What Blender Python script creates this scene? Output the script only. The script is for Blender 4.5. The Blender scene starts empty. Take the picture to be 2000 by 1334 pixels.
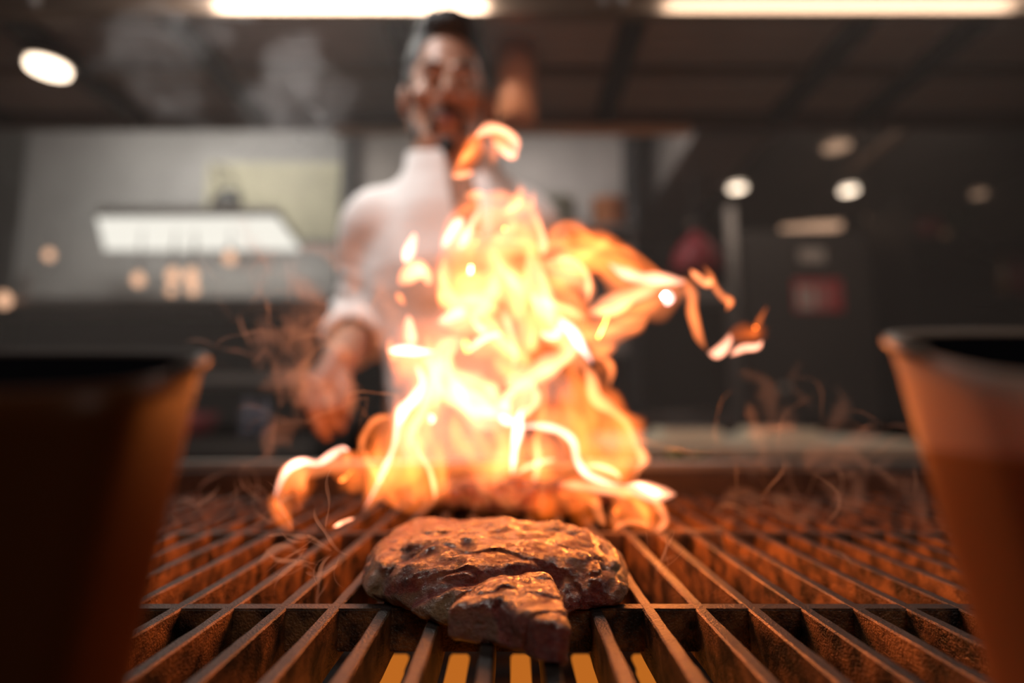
import bpy, bmesh, math, random
import numpy as np
from mathutils import Vector, Matrix, noise as mnoise

SC = bpy.context.scene
COL = SC.collection
PI = math.pi
# ------------------------------------------------------------------ camera
FPX, CX, CY, TH = 1111.0, 1000.0, 667.0, math.atan(138/1111.0)
CT, ST = math.cos(TH), math.sin(TH)
CAMZ = 1.0
GZ = CAMZ-0.097            # top face of the grate
cam_d = bpy.data.cameras.new('camera')
cam = bpy.data.objects.new('camera', cam_d); COL.objects.link(cam)
cam.location = (0, 0, CAMZ); cam.rotation_euler = (PI/2+TH, 0, 0)
cam_d.sensor_width = 36; cam_d.lens = 36*FPX/2000; cam_d.clip_start = 0.01; cam_d.clip_end = 60
cam_d.dof.use_dof = True; cam_d.dof.focus_distance = 0.272; cam_d.dof.aperture_fstop = 2.0
SC.camera = cam
# ------------------------------------------------------------------ world, exposure
w = bpy.data.worlds.new('kitchen_air'); SC.world = w; w.use_nodes = True
w.node_tree.nodes['Background'].inputs[0].default_value = (0.55, 0.5, 0.48, 1)
w.node_tree.nodes['Background'].inputs[1].default_value = 0.03
vs = SC.view_settings
vs.view_transform = 'Standard'; vs.look = 'None'; vs.exposure = 0.0; vs.gamma = 1.0; vs.use_curve_mapping = False
SC.cycles.max_bounces = 8; SC.cycles.diffuse_bounces = 3; SC.cycles.glossy_bounces = 3
SC.cycles.transparent_max_bounces = 160; SC.cycles.volume_bounces = 0
SC.cycles.sample_clamp_indirect = 4.0
SC.cycles.caustics_reflective = False; SC.cycles.caustics_refractive = False

def ray(px, py):
    u, v = (px-CX)/FPX, (CY-py)/FPX
    return u, CT-v*ST, ST+v*CT
def at(px, py, Y):
    u, b, c = ray(px, py); t = Y/b
    return Vector((u*t, Y, CAMZ+c*t))
def atz(px, py, z):
    u, b, c = ray(px, py); t = (z-CAMZ)/c
    return Vector((u*t, b*t, z))
def atx(px, py, x):
    u, b, c = ray(px, py); t = x/u
    return Vector((x, b*t, CAMZ+c*t))

# ------------------------------------------------------------------ lamps
def light(name, kind, loc, energy, color, parent=None, **kw):
    d = bpy.data.lights.new(name, kind); d.energy = energy; d.color = color
    for k, v in kw.items():
        if k != 'rot': setattr(d, k, v)
    o = bpy.data.objects.new(name, d); COL.objects.link(o); o.location = loc
    if 'rot' in kw: o.rotation_euler = kw['rot']
    return o
FIRE = (1.0, 0.25, 0.035)
FIRELIGHT = [((0.005, 0.50, 1.06), 1.8, 0.02), ((-0.06, 0.48, 1.00), .35, 0.012), ((0.115, 0.47, 0.955), .55, 0.008),
             ((0.01, 0.50, 1.13), .9, 0.02), ((0.035, 0.475, 0.968), .42, 0.007)]
for p, e, r in FIRELIGHT:
    light('flame_glow', 'POINT', p, e, FIRE, shadow_soft_size=r)
# hood and panel lamps: real fixtures of the room (their boxes are built further down)
light('hood_tube_glow', 'AREA', (-0.42, 1.22, 2.05), 6, (1, .95, .88), shape='RECTANGLE', size=0.7, size_y=0.06)
light('hood_tube_glow', 'AREA', (0.85, 1.22, 2.05), 2.5, (1, .92, .82), shape='RECTANGLE', size=0.9, size_y=0.06)
light('panel_lamp_glow', 'AREA', (-1.42, 2.58, 1.79), 2, (1, .96, .85), shape='RECTANGLE', size=0.7, size_y=0.35)
# unseen fill lights, added above and behind the camera and over the back aisle
light('front_fill', 'AREA', (-0.95, 0.25, 2.55), 3.5, (1, .93, .9), shape='RECTANGLE', size=0.8, size_y=0.5, rot=(.25, -.25, 0))
light('front_fill', 'AREA', (0.7, -1.3, 2.3), 7, (1, .80, .70), shape='RECTANGLE', size=1.2, size_y=0.5, rot=(.75, 0, 0))  # added fill for the fronts of tubs, steak and grill
light('chef_fill_spot', 'SPOT', (-0.75, 0.45, 2.5), 72, (1, .94, .9), spot_size=.5, spot_blend=.5, shadow_soft_size=.05, rot=tuple((Vector((-.2, 1.0, 1.40))-Vector((-.75, .45, 2.5))).to_track_quat('-Z', 'Y').to_euler()))  # spot added to whiten the chef's shoulder, without a fixture
light('aisle_fill', 'AREA', (-1.5, 2.25, 2.5), 15, (1, .97, .88), shape='RECTANGLE', size=1.0, size_y=0.3, rot=(.3, 0, 0))  # added fills hidden behind the hood, lifting the back walls
light('aisle_fill', 'AREA', (0.1, 2.3, 2.5), 5, (1, .95, .9), shape='RECTANGLE', size=1.0, size_y=0.3, rot=(.4, 0, 0))
light('aisle_fill', 'AREA', (1.8, 2.6, 2.5), 2.6, (1, .80, .66), shape='RECTANGLE', size=1.0, size_y=0.3, rot=(.3, 0, 0))

# ------------------------------------------------------------------ helpers
def setp(o, label=None, cat=None, group=None, kind=None):
    if label: o['label'] = label
    if cat: o['category'] = cat
    if group: o['group'] = group
    if kind: o['kind'] = kind
    return o
def empty(name, loc, label, cat, group=None):
    o = bpy.data.objects.new(name, None); COL.objects.link(o); o.location = loc
    o.empty_display_size = .05
    return setp(o, label, cat, group)
def link(name, me, mat=None, parent=None, smooth=False):
    o = bpy.data.objects.new(name, me); COL.objects.link(o)
    if mat: me.materials.append(mat)
    if smooth: me.polygons.foreach_set('use_smooth', [True]*len(me.polygons))
    if parent:
        o.parent = parent
        l = parent
        while l is not None:            # parents here are never rotated or scaled
            o.location = o.location-l.location; l = l.parent
    return o
def arr_mesh(name, V, F):
    me = bpy.data.meshes.new(name)
    V = np.asarray(V, np.float32)
    me.from_pydata(V.tolist(), [], F.tolist() if hasattr(F, 'tolist') else F)
    me.validate(); me.update()
    return me
class MB:
    def __init__(s): s.v = []; s.f = []
    def raw(s, V, F):
        n = len(s.v); s.v += [tuple(v) for v in V]; s.f += [tuple(i+n for i in f) for f in F]; return s
    def box(s, c, d, rz=0, rx=0, bev=0, ry=0):
        bm = bmesh.new(); bmesh.ops.create_cube(bm, size=1)
        bmesh.ops.scale(bm, vec=d, verts=bm.verts)
        if bev: bmesh.ops.bevel(bm, geom=bm.edges[:], offset=min(bev, .45*min(d)), segments=2, affect='EDGES')
        M = Matrix.Translation(c) @ Matrix.Rotation(rz, 4, 'Z') @ Matrix.Rotation(ry, 4, 'Y') @ Matrix.Rotation(rx, 4, 'X')
        bm.transform(M); bm.verts.index_update()
        s.raw([v.co[:] for v in bm.verts], [[v.index for v in f.verts] for f in bm.faces]); bm.free(); return s
    def lathe(s, c, prof, n=32, axis='Z'):
        V = []; F = []
        for r, z in prof:
            for k in range(n):
                a = 2*PI*k/n
                p = (r*math.cos(a), r*math.sin(a), z) if axis == 'Z' else (r*math.cos(a), z, r*math.sin(a))
                V.append((c[0]+p[0], c[1]+p[1], c[2]+p[2]))
        for i in range(len(prof)-1):
            for k in range(n):
                F.append((i*n+k, i*n+(k+1) % n, (i+1)*n+(k+1) % n, (i+1)*n+k))
        F.append(tuple(range(n))[::-1]); F.append(tuple((len(prof)-1)*n+k for k in range(n)))
        return s.raw(V, F)
    def tube(s, pts, rad, n=10, flat=None):
        V = []; F = []; pts = [Vector(p) for p in pts]; m = len(pts)
        up = Vector((0, 0, 1)); prev = None
        for i, p in enumerate(pts):
            t = (pts[min(i+1, m-1)]-pts[max(i-1, 0)]).normalized()
            if prev is None:
                a = t.cross(up if abs(t.dot(up)) < .95 else Vector((1, 0, 0))).normalized()
            else:
                a = (prev-t*prev.dot(t)).normalized()
            prev = a; b = t.cross(a)
            r = rad[i] if hasattr(rad, '__len__') else rad
            for k in range(n):
                an = 2*PI*k/n
                V.append(p+a*math.cos(an)*r+b*math.sin(an)*r*(flat or 1))
        for i in range(m-1):
            for k in range(n):
                F.append((i*n+k, i*n+(k+1) % n, (i+1)*n+(k+1) % n, (i+1)*n+k))
        F.append(tuple(range(n))[::-1]); F.append(tuple((m-1)*n+k for k in range(n)))
        return s.raw(V, F)
    def build(s, name, mat, parent=None, smooth=False):
        me = bpy.data.meshes.new(name); me.from_pydata(s.v, [], s.f)
        bm = bmesh.new(); bm.from_mesh(me); bmesh.ops.recalc_face_normals(bm, faces=bm.faces); bm.to_mesh(me); bm.free()
        me.update()
        o = link(name, me, mat, parent, smooth)
        return o
def structure(name, mb, mat): return setp(mb.build(name, mat), kind='structure')

# ------------------------------------------------------------------ signed distance modelling
def surf_nets(F, org, h):
    S = F < 0
    c = [S[i:S.shape[0]-1+i, j:S.shape[1]-1+j, k:S.shape[2]-1+k] for i in (0, 1) for j in (0, 1) for k in (0, 1)]
    cnt = sum(x.astype(np.int8) for x in c); act = (cnt > 0) & (cnt < 8)
    idx = np.full(act.shape, -1, np.int64); A = np.argwhere(act); idx[act] = np.arange(len(A))
    P = np.zeros((len(A), 3)); W = np.zeros(len(A))
    corners = [(i, j, k) for i in (0, 1) for j in (0, 1) for k in (0, 1)]
    for a in range(8):
        for b in range(a+1, 8):
            ca, cb = np.array(corners[a]), np.array(corners[b])
            if np.abs(ca-cb).sum() != 1: continue
            fa = F[A[:, 0]+ca[0], A[:, 1]+ca[1], A[:, 2]+ca[2]]; fb = F[A[:, 0]+cb[0], A[:, 1]+cb[1], A[:, 2]+cb[2]]
            m = (fa < 0) != (fb < 0); t = np.where(m, fa/(fa-fb+1e-20), 0)
            P += np.where(m[:, None], ca+t[:, None]*(cb-ca), 0); W += m
    V = (A+P/W[:, None])*h+org
    Q = []
    for ax in range(3):
        sl0 = [slice(None)]*3; sl1 = [slice(None)]*3; sl0[ax] = slice(0, -1); sl1[ax] = slice(1, None)
        a, b = S[tuple(sl0)], S[tuple(sl1)]
        E = np.argwhere(a != b); u, v = [(1, 2), (2, 0), (0, 1)][ax]
        E = E[(E[:, u] > 0) & (E[:, v] > 0) & (E[:, u] < S.shape[u]-1) & (E[:, v] < S.shape[v]-1)]
        flip = ~a[E[:, 0], E[:, 1], E[:, 2]]
        def q(du, dv):
            G = E.copy(); G[:, u] -= du; G[:, v] -= dv
            return idx[G[:, 0], G[:, 1], G[:, 2]]
        q0, q1, q2, q3 = q(1, 1), q(0, 1), q(0, 0), q(1, 0)
        quad = np.stack([q0, q1, q2, q3], 1); quad[flip] = quad[flip][:, ::-1]; Q.append(quad)
    return V, np.concatenate(Q)
class SDF:
    def __init__(s, lo, hi, h):
        s.lo = np.array(lo, float); s.h = h; s.n = (np.ceil((np.array(hi)-s.lo)/h)+1).astype(int)
        s.F = np.full(s.n, 1.0, np.float32)
    def reg(s, lo, hi):
        a = np.clip(np.floor((np.array(lo)-s.lo)/s.h).astype(int), 0, s.n); b = np.clip(np.ceil((np.array(hi)-s.lo)/s.h).astype(int)+1, 0, s.n)
        sl = tuple(slice(a[i], b[i]) for i in range(3))
        g = [s.lo[i]+s.h*np.arange(a[i], b[i]) for i in range(3)]
        return sl, g[0][:, None, None], g[1][None, :, None], g[2][None, None, :]
    def add(s, sl, d, k):
        f = s.F[sl]; h = np.clip(.5+.5*(f-d)/k, 0, 1)
        s.F[sl] = f*(1-h)+d*h-k*h*(1-h)
    def sub(s, sl, d, k):
        f = s.F[sl]; d = -d; h = np.clip(.5-.5*(f-d)/k, 0, 1)
        s.F[sl] = f*(1-h)+d*h+k*h*(1-h)
    def cone(s, a, b, ra, rb, k=.01, op='add', sq=(1, 1, 1)):
        a = np.array(a, float); b = np.array(b, float); m = max(ra, rb)*1.6+k*2
        sl, X, Y, Z = s.reg(np.minimum(a, b)-m, np.maximum(a, b)+m)
        d = b-a; L = (d*d).sum()
        t = np.clip(((X-a[0])*d[0]+(Y-a[1])*d[1]+(Z-a[2])*d[2])/L, 0, 1)
        r = ra+(rb-ra)*t
        dist = np.sqrt(((X-a[0]-t*d[0])/sq[0])**2+((Y-a[1]-t*d[1])/sq[1])**2+((Z-a[2]-t*d[2])/sq[2])**2)-r
        getattr(s, op)(sl, dist, k)
    def ell(s, c, r, k=.01, op='add', rot=None):
        r = np.array(r, float); m = max(r)*1.3+k*2
        sl, X, Y, Z = s.reg(np.array(c)-m, np.array(c)+m)
        X, Y, Z = X-c[0], Y-c[1], Z-c[2]
        if rot is not None:
            R = np.array(rot.to_3x3()).T
            X, Y, Z = (R[0, 0]*X+R[0, 1]*Y+R[0, 2]*Z, R[1, 0]*X+R[1, 1]*Y+R[1, 2]*Z, R[2, 0]*X+R[2, 1]*Y+R[2, 2]*Z)
        q = np.sqrt((X/r[0])**2+(Y/r[1])**2+(Z/r[2])**2)
        q2 = np.sqrt((X/r[0]**2)**2+(Y/r[1]**2)**2+(Z/r[2]**2)**2)+1e-9
        getattr(s, op)(sl, q*(q-1)/q2, k)
    def build(s, name, mat, parent=None, disp=None, smooth=True):
        V, Q = surf_nets(s.F, s.lo, s.h)
        me = arr_mesh(name, V, Q)
        if disp:
            n = np.empty(len(me.vertices)*3, np.float32); me.vertices.foreach_get('normal', n) if False else None
            N = np.array([v.normal[:] for v in me.vertices]); V = V+N*disp(V, N)[:, None]
            me.vertices.foreach_set('co', V.astype(np.float32).ravel()); me.update()
        return link(name, me, mat, parent, smooth)
# value noise on numpy arrays
_rng = np.random.RandomState(7); _TAB = _rng.rand(64, 64, 64).astype(np.float32)
def vnoise(P, sc):
    q = P*sc+100.3; i = np.floor(q).astype(int); f = q-i; f = f*f*(3-2*f); r = 0
    for a in (0, 1):
        for b in (0, 1):
            for c in (0, 1):
                wgt = (f[..., 0] if a else 1-f[..., 0])*(f[..., 1] if b else 1-f[..., 1])*(f[..., 2] if c else 1-f[..., 2])
                r = r+wgt*_TAB[(i[..., 0]+a) % 64, (i[..., 1]+b) % 64, (i[..., 2]+c) % 64]
    return r*2-1
def fbm(P, sc, o=4):
    return sum(vnoise(P+k*3.7, sc*2**k)/2**k for k in range(o))

# ------------------------------------------------------------------ materials
def mat(name): 
    m = bpy.data.materials.new(name); m.use_nodes = True
    return m, m.node_tree.nodes, m.node_tree.links, m.node_tree.nodes['Principled BSDF']
def simple(name, col, rough=.5, metal=0, spec=.5, bump=0, bscale=200, var=0, vscale=8, coat=0, stretch=None):
    m, N, L, b = mat(name)
    b.inputs['Base Color'].default_value = (*col, 1); b.inputs['Roughness'].default_value = rough
    b.inputs['Metallic'].default_value = metal; b.inputs['Specular IOR Level'].default_value = spec
    b.inputs['Coat Weight'].default_value = coat
    tc = N.new('ShaderNodeTexCoord'); mp = N.new('ShaderNodeMapping'); L.new(tc.outputs['Object'], mp.inputs[0])
    if stretch: mp.inputs['Scale'].default_value = stretch
    if bump:
        n = N.new('ShaderNodeTexNoise'); n.inputs['Scale'].default_value = bscale; n.inputs['Detail'].default_value = 4
        L.new(mp.outputs[0], n.inputs[0]); bp = N.new('ShaderNodeBump'); bp.inputs['Strength'].default_value = bump
        bp.inputs['Distance'].default_value = .002
        L.new(n.outputs[0], bp.inputs['Height']); L.new(bp.outputs[0], b.inputs['Normal'])
    if var:
        n = N.new('ShaderNodeTexNoise'); n.inputs['Scale'].default_value = vscale; n.inputs['Detail'].default_value = 5
        L.new(mp.outputs[0], n.inputs[0]); r = N.new('ShaderNodeValToRGB')
        r.color_ramp.elements[0].position = .3; r.color_ramp.elements[1].position = .7
        r.color_ramp.elements[0].color = (*[c*(1-var) for c in col], 1); r.color_ramp.elements[1].color = (*[min(1, c*(1+var)) for c in col], 1)
        L.new(n.outputs[0], r.inputs[0]); L.new(r.outputs[0], b.inputs['Base Color'])
    return m
def emis(name, col, s):
    m, N, L, b = mat(name); N.remove(b); e = N.new('ShaderNodeEmission')
    e.inputs[0].default_value = (*col, 1); e.inputs[1].default_value = s
    L.new(e.outputs[0], N['Material Output'].inputs[0]); return m
def iron_mat():
    m, N, L, b = mat('cast_iron')
    tc = N.new('ShaderNodeTexCoord')
    n1 = N.new('ShaderNodeTexNoise'); n1.inputs['Scale'].default_value = 55; n1.inputs['Detail'].default_value = 7; n1.inputs['Roughness'].default_value = .65
    n2 = N.new('ShaderNodeTexNoise'); n2.inputs['Scale'].default_value = 900; n2.inputs['Detail'].default_value = 3
    for n in (n1, n2): L.new(tc.outputs['Object'], n.inputs[0])
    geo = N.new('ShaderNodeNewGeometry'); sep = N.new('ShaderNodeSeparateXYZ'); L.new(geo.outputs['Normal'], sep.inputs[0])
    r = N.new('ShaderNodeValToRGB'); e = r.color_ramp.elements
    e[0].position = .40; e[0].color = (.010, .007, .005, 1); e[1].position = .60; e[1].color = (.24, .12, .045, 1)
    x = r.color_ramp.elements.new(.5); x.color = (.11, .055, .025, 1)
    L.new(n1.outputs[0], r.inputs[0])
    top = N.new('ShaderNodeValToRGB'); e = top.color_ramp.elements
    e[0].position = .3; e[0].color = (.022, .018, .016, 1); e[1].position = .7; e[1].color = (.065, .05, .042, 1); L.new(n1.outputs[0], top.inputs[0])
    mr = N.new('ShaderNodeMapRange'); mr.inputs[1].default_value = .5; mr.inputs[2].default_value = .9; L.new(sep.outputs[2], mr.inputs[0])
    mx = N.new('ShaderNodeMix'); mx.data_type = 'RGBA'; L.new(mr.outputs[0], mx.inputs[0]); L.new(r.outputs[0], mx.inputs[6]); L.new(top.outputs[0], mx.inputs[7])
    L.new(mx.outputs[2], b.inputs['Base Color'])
    b.inputs['Metallic'].default_value = .25; b.inputs['Roughness'].default_value = .42
    ad = N.new('ShaderNodeMath'); ad.operation = 'MULTIPLY_ADD'; L.new(n1.outputs[0], ad.inputs[0]); ad.inputs[1].default_value = 1.6; L.new(n2.outputs[0], ad.inputs[2])
    bp = N.new('ShaderNodeBump'); bp.inputs['Strength'].default_value = .75; bp.inputs['Distance'].default_value = .0012
    L.new(ad.outputs[0], bp.inputs['Height']); L.new(bp.outputs[0], b.inputs['Normal'])
    return m
M = {}
M['iron'] = iron_mat()
M['brass'] = simple('burner_brass', (.75, .42, .12), .45, .3, bump=.2, bscale=150, var=.35, vscale=60)
M['steel'] = simple('brushed_steel', (.42, .39, .37), .38, .8, bump=.1, bscale=60, var=.15, vscale=3, stretch=(1, 1, 20))
M['steel_dark'] = simple('smoked_steel', (.2, .17, .16), .5, .4, bump=.15, bscale=40, var=.3, vscale=2.5)
M['steel_mid'] = simple('hood_steel', (.36, .31, .285), .5, .3, bump=.15, bscale=30, var=.25, vscale=2)
M['seam'] = simple('seam_metal', (.03, .026, .026), .6, .2)
M['rail'] = simple('warm_rail', (.30, .2, .14), .35, .8)
M['copper'] = simple('copper_and_reflection', (.80, .30, .13), .45, .2, var=.15, vscale=2)
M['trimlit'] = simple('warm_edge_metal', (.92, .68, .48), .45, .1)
M['glow'] = emis('shield_glow', (1, .27, .028), .5)
M['void'] = simple('dark_inside', (.004, .004, .005), .9, spec=0)
M['black'] = simple('black_enamel', (.012, .010, .010), .5)
M['soot'] = simple('sooty_metal', (.05, .034, .028), .6, .2, bump=.4, bscale=80, var=.4, vscale=12)
M['plaster'] = simple('olive_tile', (.42, .38, .27), .6, bump=.05, var=.1)
M['wallgrey'] = simple('grey_wall', (.28, .265, .26), .7, var=.2, vscale=2.5)
M['walldark'] = simple('dark_wall', (.035, .028, .026), .7, var=.3, vscale=2)
M['floor'] = simple('floor_tile', (.1, .08, .07), .5, var=.2)
M['ceiling'] = simple('ceiling_paint', (.06, .05, .046), .8)
M['tube'] = emis('lamp_white', (1, .95, .84), 1.0)
M['down'] = emis('downlight', (1, .78, .58), 5.0)
M['downdim'] = emis('downlight_dim', (1, .6, .38), .55)
M['bulb'] = emis('warm_reflection', (1, .55, .33), 1.3)
M['bluelamp'] = emis('pilot_lamp', (.55, .62, 1), .5)
M['red'] = simple('red_enamel', (.35, .02, .03), .5)
M['white'] = simple('white_plastic', (.7, .62, .55), .5)
M['glassblue'] = simple('bottle_glass', (.35, .38, .5), .08, .7)
M['cab'] = simple('cabinet_grey', (.08, .07, .065), .5, .3, var=.15, vscale=2)
M['signred'] = simple('sign_red', (.75, .06, .07), .5)
M['signwhite'] = simple('sign_white', (.9, .8, .72), .5)
M['signpale'] = simple('sign_pink', (.8, .35, .33), .5)
M['ovenglass'] = simple('oven_glass', (.03, .026, .022), .15, 0)
M['steelbright'] = simple('bright_steel', (.85, .74, .58), .35, .2)
M['downmid'] = emis('downlight_and_streak', (1, .58, .36), .8)
M['streakdark'] = emis('reflection_streak', (1, .5, .25), .16)
M['leafdark'] = simple('leaf_dark', (.02, .05, .02), .5)
M['leaf'] = simple('leaf_green', (.10, .14, .03), .5, var=.4, vscale=60)
M['reddark'] = simple('dark_red_glaze', (.16, .01, .015), .3)
M['bottle'] = simple('brown_glass', (.14, .07, .03), .15)
M['railgrey'] = simple('rail_grey', (.42, .38, .34), .4, .6)
# ------------------------------------------------------------------ the room
def slab(x0, x1, y0, y1, z0, z1, bev=0):
    return MB().box(((x0+x1)/2, (y0+y1)/2, (z0+z1)/2), (x1-x0, y1-y0, z1-z0), bev=bev)
structure('floor', slab(-3.6, 3.6, -2.2, 5.3, -.1, 0), M['floor'])
structure('ceiling', slab(-3.6, 3.6, -2.2, 5.3, 2.62, 2.7), M['ceiling'])
structure('wall_back', slab(-3.6, 3.6, 5.2, 5.3, 0, 2.62), M['walldark'])
structure('wall_left', slab(-3.6, -3.5, -2.2, 5.2, 0, 2.62), M['walldark'])
structure('wall_right', slab(3.5, 3.6, -2.2, 5.2, 0, 2.62), M['walldark'])
structure('wall_front', slab(-3.5, 3.5, -2.2, -2.1, 0, 2.62), M['walldark'])

# extraction hood over the aisle: recessed underside at z=2
hood = empty('extraction_hood', (0, 1.62, 2.0), 'long dark steel extraction hood above and behind the chef with baffle panels in its underside', 'extraction hood')
slab(-2.4, 2.4, 1.30, 1.33, 1.985, 2.14).build('front_lip', M['rail'], hood)
slab(-2.4, 2.4, 1.33, 1.90, 2.05, 2.30).build('hood_box', M['steel_dark'], hood)
slab(-2.4, 2.4, 1.88, 1.90, 1.985, 2.05).build('rear_lip', M['steel_dark'], hood)
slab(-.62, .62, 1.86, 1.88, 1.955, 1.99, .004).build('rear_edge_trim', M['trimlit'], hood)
xs = [-2.38, -1.78, -1.30, -.88, -.30, .32, .92, 1.22, 1.85, 2.38]
for a, b in zip(xs[:-1], xs[1:]):
    mb = MB().box(((a+b)/2, 1.605, 2.04), (b-a-.05, .50, .012))
    for k in range(9): mb.box(((a+b)/2, 1.40+k*.053, 2.03), (b-a-.07, .022, .012))
    mb.build('baffle_panel', M['steel_mid'], hood)
for x in xs[1:-1]:
    slab(x-.03, x+.03, 1.33, 1.88, 2.0, 2.05).build('divider', M['seam'], hood)
slab(-2.4, 2.4, 1.59, 1.61, 2.006, 2.026).build('cross_seam', M['rail'], hood)
def light_strip(x0, x1, label):
    t = empty('light_strip', ((x0+x1)/2, 1.22, 2.09), label, 'lamp')
    slab(x0-.03, x1+.03, 1.17, 1.27, 2.09, 2.13).build('housing', M['steel'], t)
    mb = MB().box(((x0+x1)/2, 1.22, 2.075), (x1-x0, .08, .03), bev=.01); mb.build('diffuser', M['tube'], t)
light_strip(-.67, -.10, 'long white strip lamp at the top edge above the chef')
light_strip(.40, 1.35, 'long white strip lamp at the top right edge')
for px, py in ((68, 5), (1180, 3), (1213, 3)):
    p = at(px, py, 1.25); t = MB().lathe((p.x, p.y, p.z-.01), [(.001, 0), (.010, .004), (.010, .03), (.005, .05)], 16)
    o = t.build('lamp_hook', M['steel'])
    setp(o, {68: 'small pale steel hook hanging at the top left corner', 1180: 'small steel hook between the two strip lamps, nearer the left lamp',
             1213: 'small steel hook between the two strip lamps, nearer the right lamp'}[px], 'hook')
# flame reflection in the hood steel, modelled as a copper-coloured column
# the reflection column stands in front of the baffles
mb = MB().lathe((.012, 1.50, 1.80), [(.050, 0), (.055, .004), (.055, .225)], 28); mb.build('reflection_column', M['copper'], hood, True)

# duct running back under the ceiling
t = empty('ceiling_duct', (.95, 3.2, 2.36), 'wide grey square duct running away under the ceiling right of the flames', 'duct')
slab(.80, 1.13, 2.3, 4.3, 2.2, 2.5).build('duct_box', M['steel_mid'], t)
for y in (2.32, 2.9, 3.5, 4.1): slab(.785, 1.145, y, y+.04, 2.185, 2.515).build('flange', M['steel'], t)
t = empty('ceiling_beam', (1.9, 3, 2.35), 'thin brown beam slanting across the dark ceiling at the right', 'beam')
p, q = at(1640, 345, 3.6), at(1790, 235, 2.2)
MB().tube([p, q], .022, 4).build('beam_bar', M['rail'], t)
# back cooking unit, left and centre
t = empty('wall_panelling', (-1.4, 2.95, 0), 'pale grey and olive steel wall panels behind the left side of the hood', 'wall panel')
slab(-2.6, -.90, 2.9, 2.93, 1.5, 2.6).build('upper_panel', M['wallgrey'], t)
for k in range(5):
    slab(-1.62, -.905, 2.885, 2.905, 1.90+k*.085, 1.975+k*.085).build('olive_slat', M['plaster'], t)
slab(-.90, -.84, 2.86, 2.93, 0, 2.6).build('corner_post', M['seam'], t)
slab(-.84, .62, 2.95, 2.98, 1.3, 2.6).build('centre_panel', M['steel_mid'], t)
slab(.60, .66, 2.9, 2.98, 0, 2.6).build('corner_post', M['seam'], t)
t = empty('panel_lamp', (-1.45, 2.55, 1.83), 'flat white panel lamp hanging over the counter at the left', 'lamp')
q = [atz(190, 431, 1.8), atz(540, 429, 1.8), atz(585, 489, 1.8), atz(205, 489, 1.8)]
for nm, z0, z1, mm in (('diffuser', 1.8, 1.815, 'tube'), ('housing', 1.815, 1.86, 'steel')):
    V = [(p.x, p.y, z0) for p in q]+[(p.x, p.y, z1) for p in q]
    MB().raw(V, [(3, 2, 1, 0), (4, 5, 6, 7)]+[(k, (k+1) % 4, 4+(k+1) % 4, 4+k) for k in range(4)]).build(nm, M[mm], t)
p = at(438, 398, 2.7)
e = empty('hanging_pan', p, 'black oval pan hanging tilted in front of the pale wall panels', 'pan')
V_ = MB().lathe((0, 0, 0), [(.001, -.012), (.075, -.012), (.09, .02), (.086, .02), (.07, -.006), (.001, -.006)], 32, 'Y')
R_ = Matrix.Rotation(.45, 3, 'Y') @ Matrix.Diagonal((.78, 1, 1.05))
V_.v = [tuple(R_@Vector(v)+p) for v in V_.v]; V_.build('pan_body', M['black'], e, True)
MB().tube([p+Vector((-.03, 0, .08)), p+Vector((-.06, 0, .2)), p+Vector((-.06, .18, .24))], .007, 8).build('handle', M['black'], e, True)
# centre back shelf with pans
t = empty('wall_shelf', (.2, 2.8, 1.95), 'steel wall shelf behind the tips of the flames', 'shelf')
p0, p1 = at(1040, 455, 2.8), at(1232, 455, 2.8)
slab(p0.x, p1.x, 2.66, 2.93, p0.z-.02, p0.z).build('board', M['steel'], t)
for x in (p0.x+.02, p1.x-.02): slab(x-.01, x+.01, 2.7, 2.93, p0.z-.14, p0.z-.02).build('bracket', M['steel'], t)
for px, pr, lab, mm in ((1085, .095, 'wide pale stockpot on the wall shelf beside the flame tips', 'plaster'), (1188, .085, 'round copper pan on the wall shelf, right end', 'copper')):
    c = at(px, 452, 2.8); e = empty('stock_pot', (c.x, 2.78, p0.z), lab, 'pot')
    MB().lathe((c.x, 2.78, p0.z+.001), [(pr-.01, 0), (pr, .01), (pr, .15), (pr+.008, .155), (pr-.006, .155), (pr-.006, .02)], 28).build('pot_body', M[mm], e, True)
    MB().tube([(c.x+pr, 2.78, p0.z+.11), (c.x+pr+.04, 2.78, p0.z+.12), (c.x+pr+.04, 2.78, p0.z+.09), (c.x+pr, 2.78, p0.z+.08)], .006, 8).build('handle', M['steel'], e, True)
# left shelf
t = empty('steel_rack', (-1.6, 2.5, 0), 'dark steel rack under the panel lamp at the left', 'rack')
slab(-2.6, -.80, 2.45, 2.85, 1.475, 1.50).build('upper_shelf', M['steel_dark'], t)
slab(-2.6, -.80, 2.3, 2.85, 1.12, 1.15).build('lower_shelf', M['steel_mid'], t)
slab(-2.6, -.80, 2.84, 2.88, .92, 1.5).build('back_plate', M['black'], t)
for x in (-2.5, -.82): slab(x-.02, x+.02, 2.84, 2.88, 0, 1.7).build('upright', M['steel_dark'], t)
t = empty('back_counter', (-1.7, 2.55, 0), 'grey-topped black counter under the rack at the left', 'counter')
slab(-2.6, -.80, 2.3, 2.83, .82, .9).build('counter_top', M['steel'], t)
slab(-2.6, -.80, 2.34, 2.82, 0, .82).build('cupboard_body', M['black'], t)
WB = [(270, 545, 1.0, 'left of the close pair group'), (338, 537, 1.1, 'upper left one of the close pair'), (374, 537, 1.1, 'upper right one of the close pair'),
      (334, 566, .8, 'low left, under the pair'), (377, 563, 1.0, 'low right, under the pair'), (449, 502, 1.0, 'below the panel lamp right end'),
      (8, 585, 1.1, 'at the far left edge'), (96, 497, .8, 'faint, left of the panel lamp')]
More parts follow.
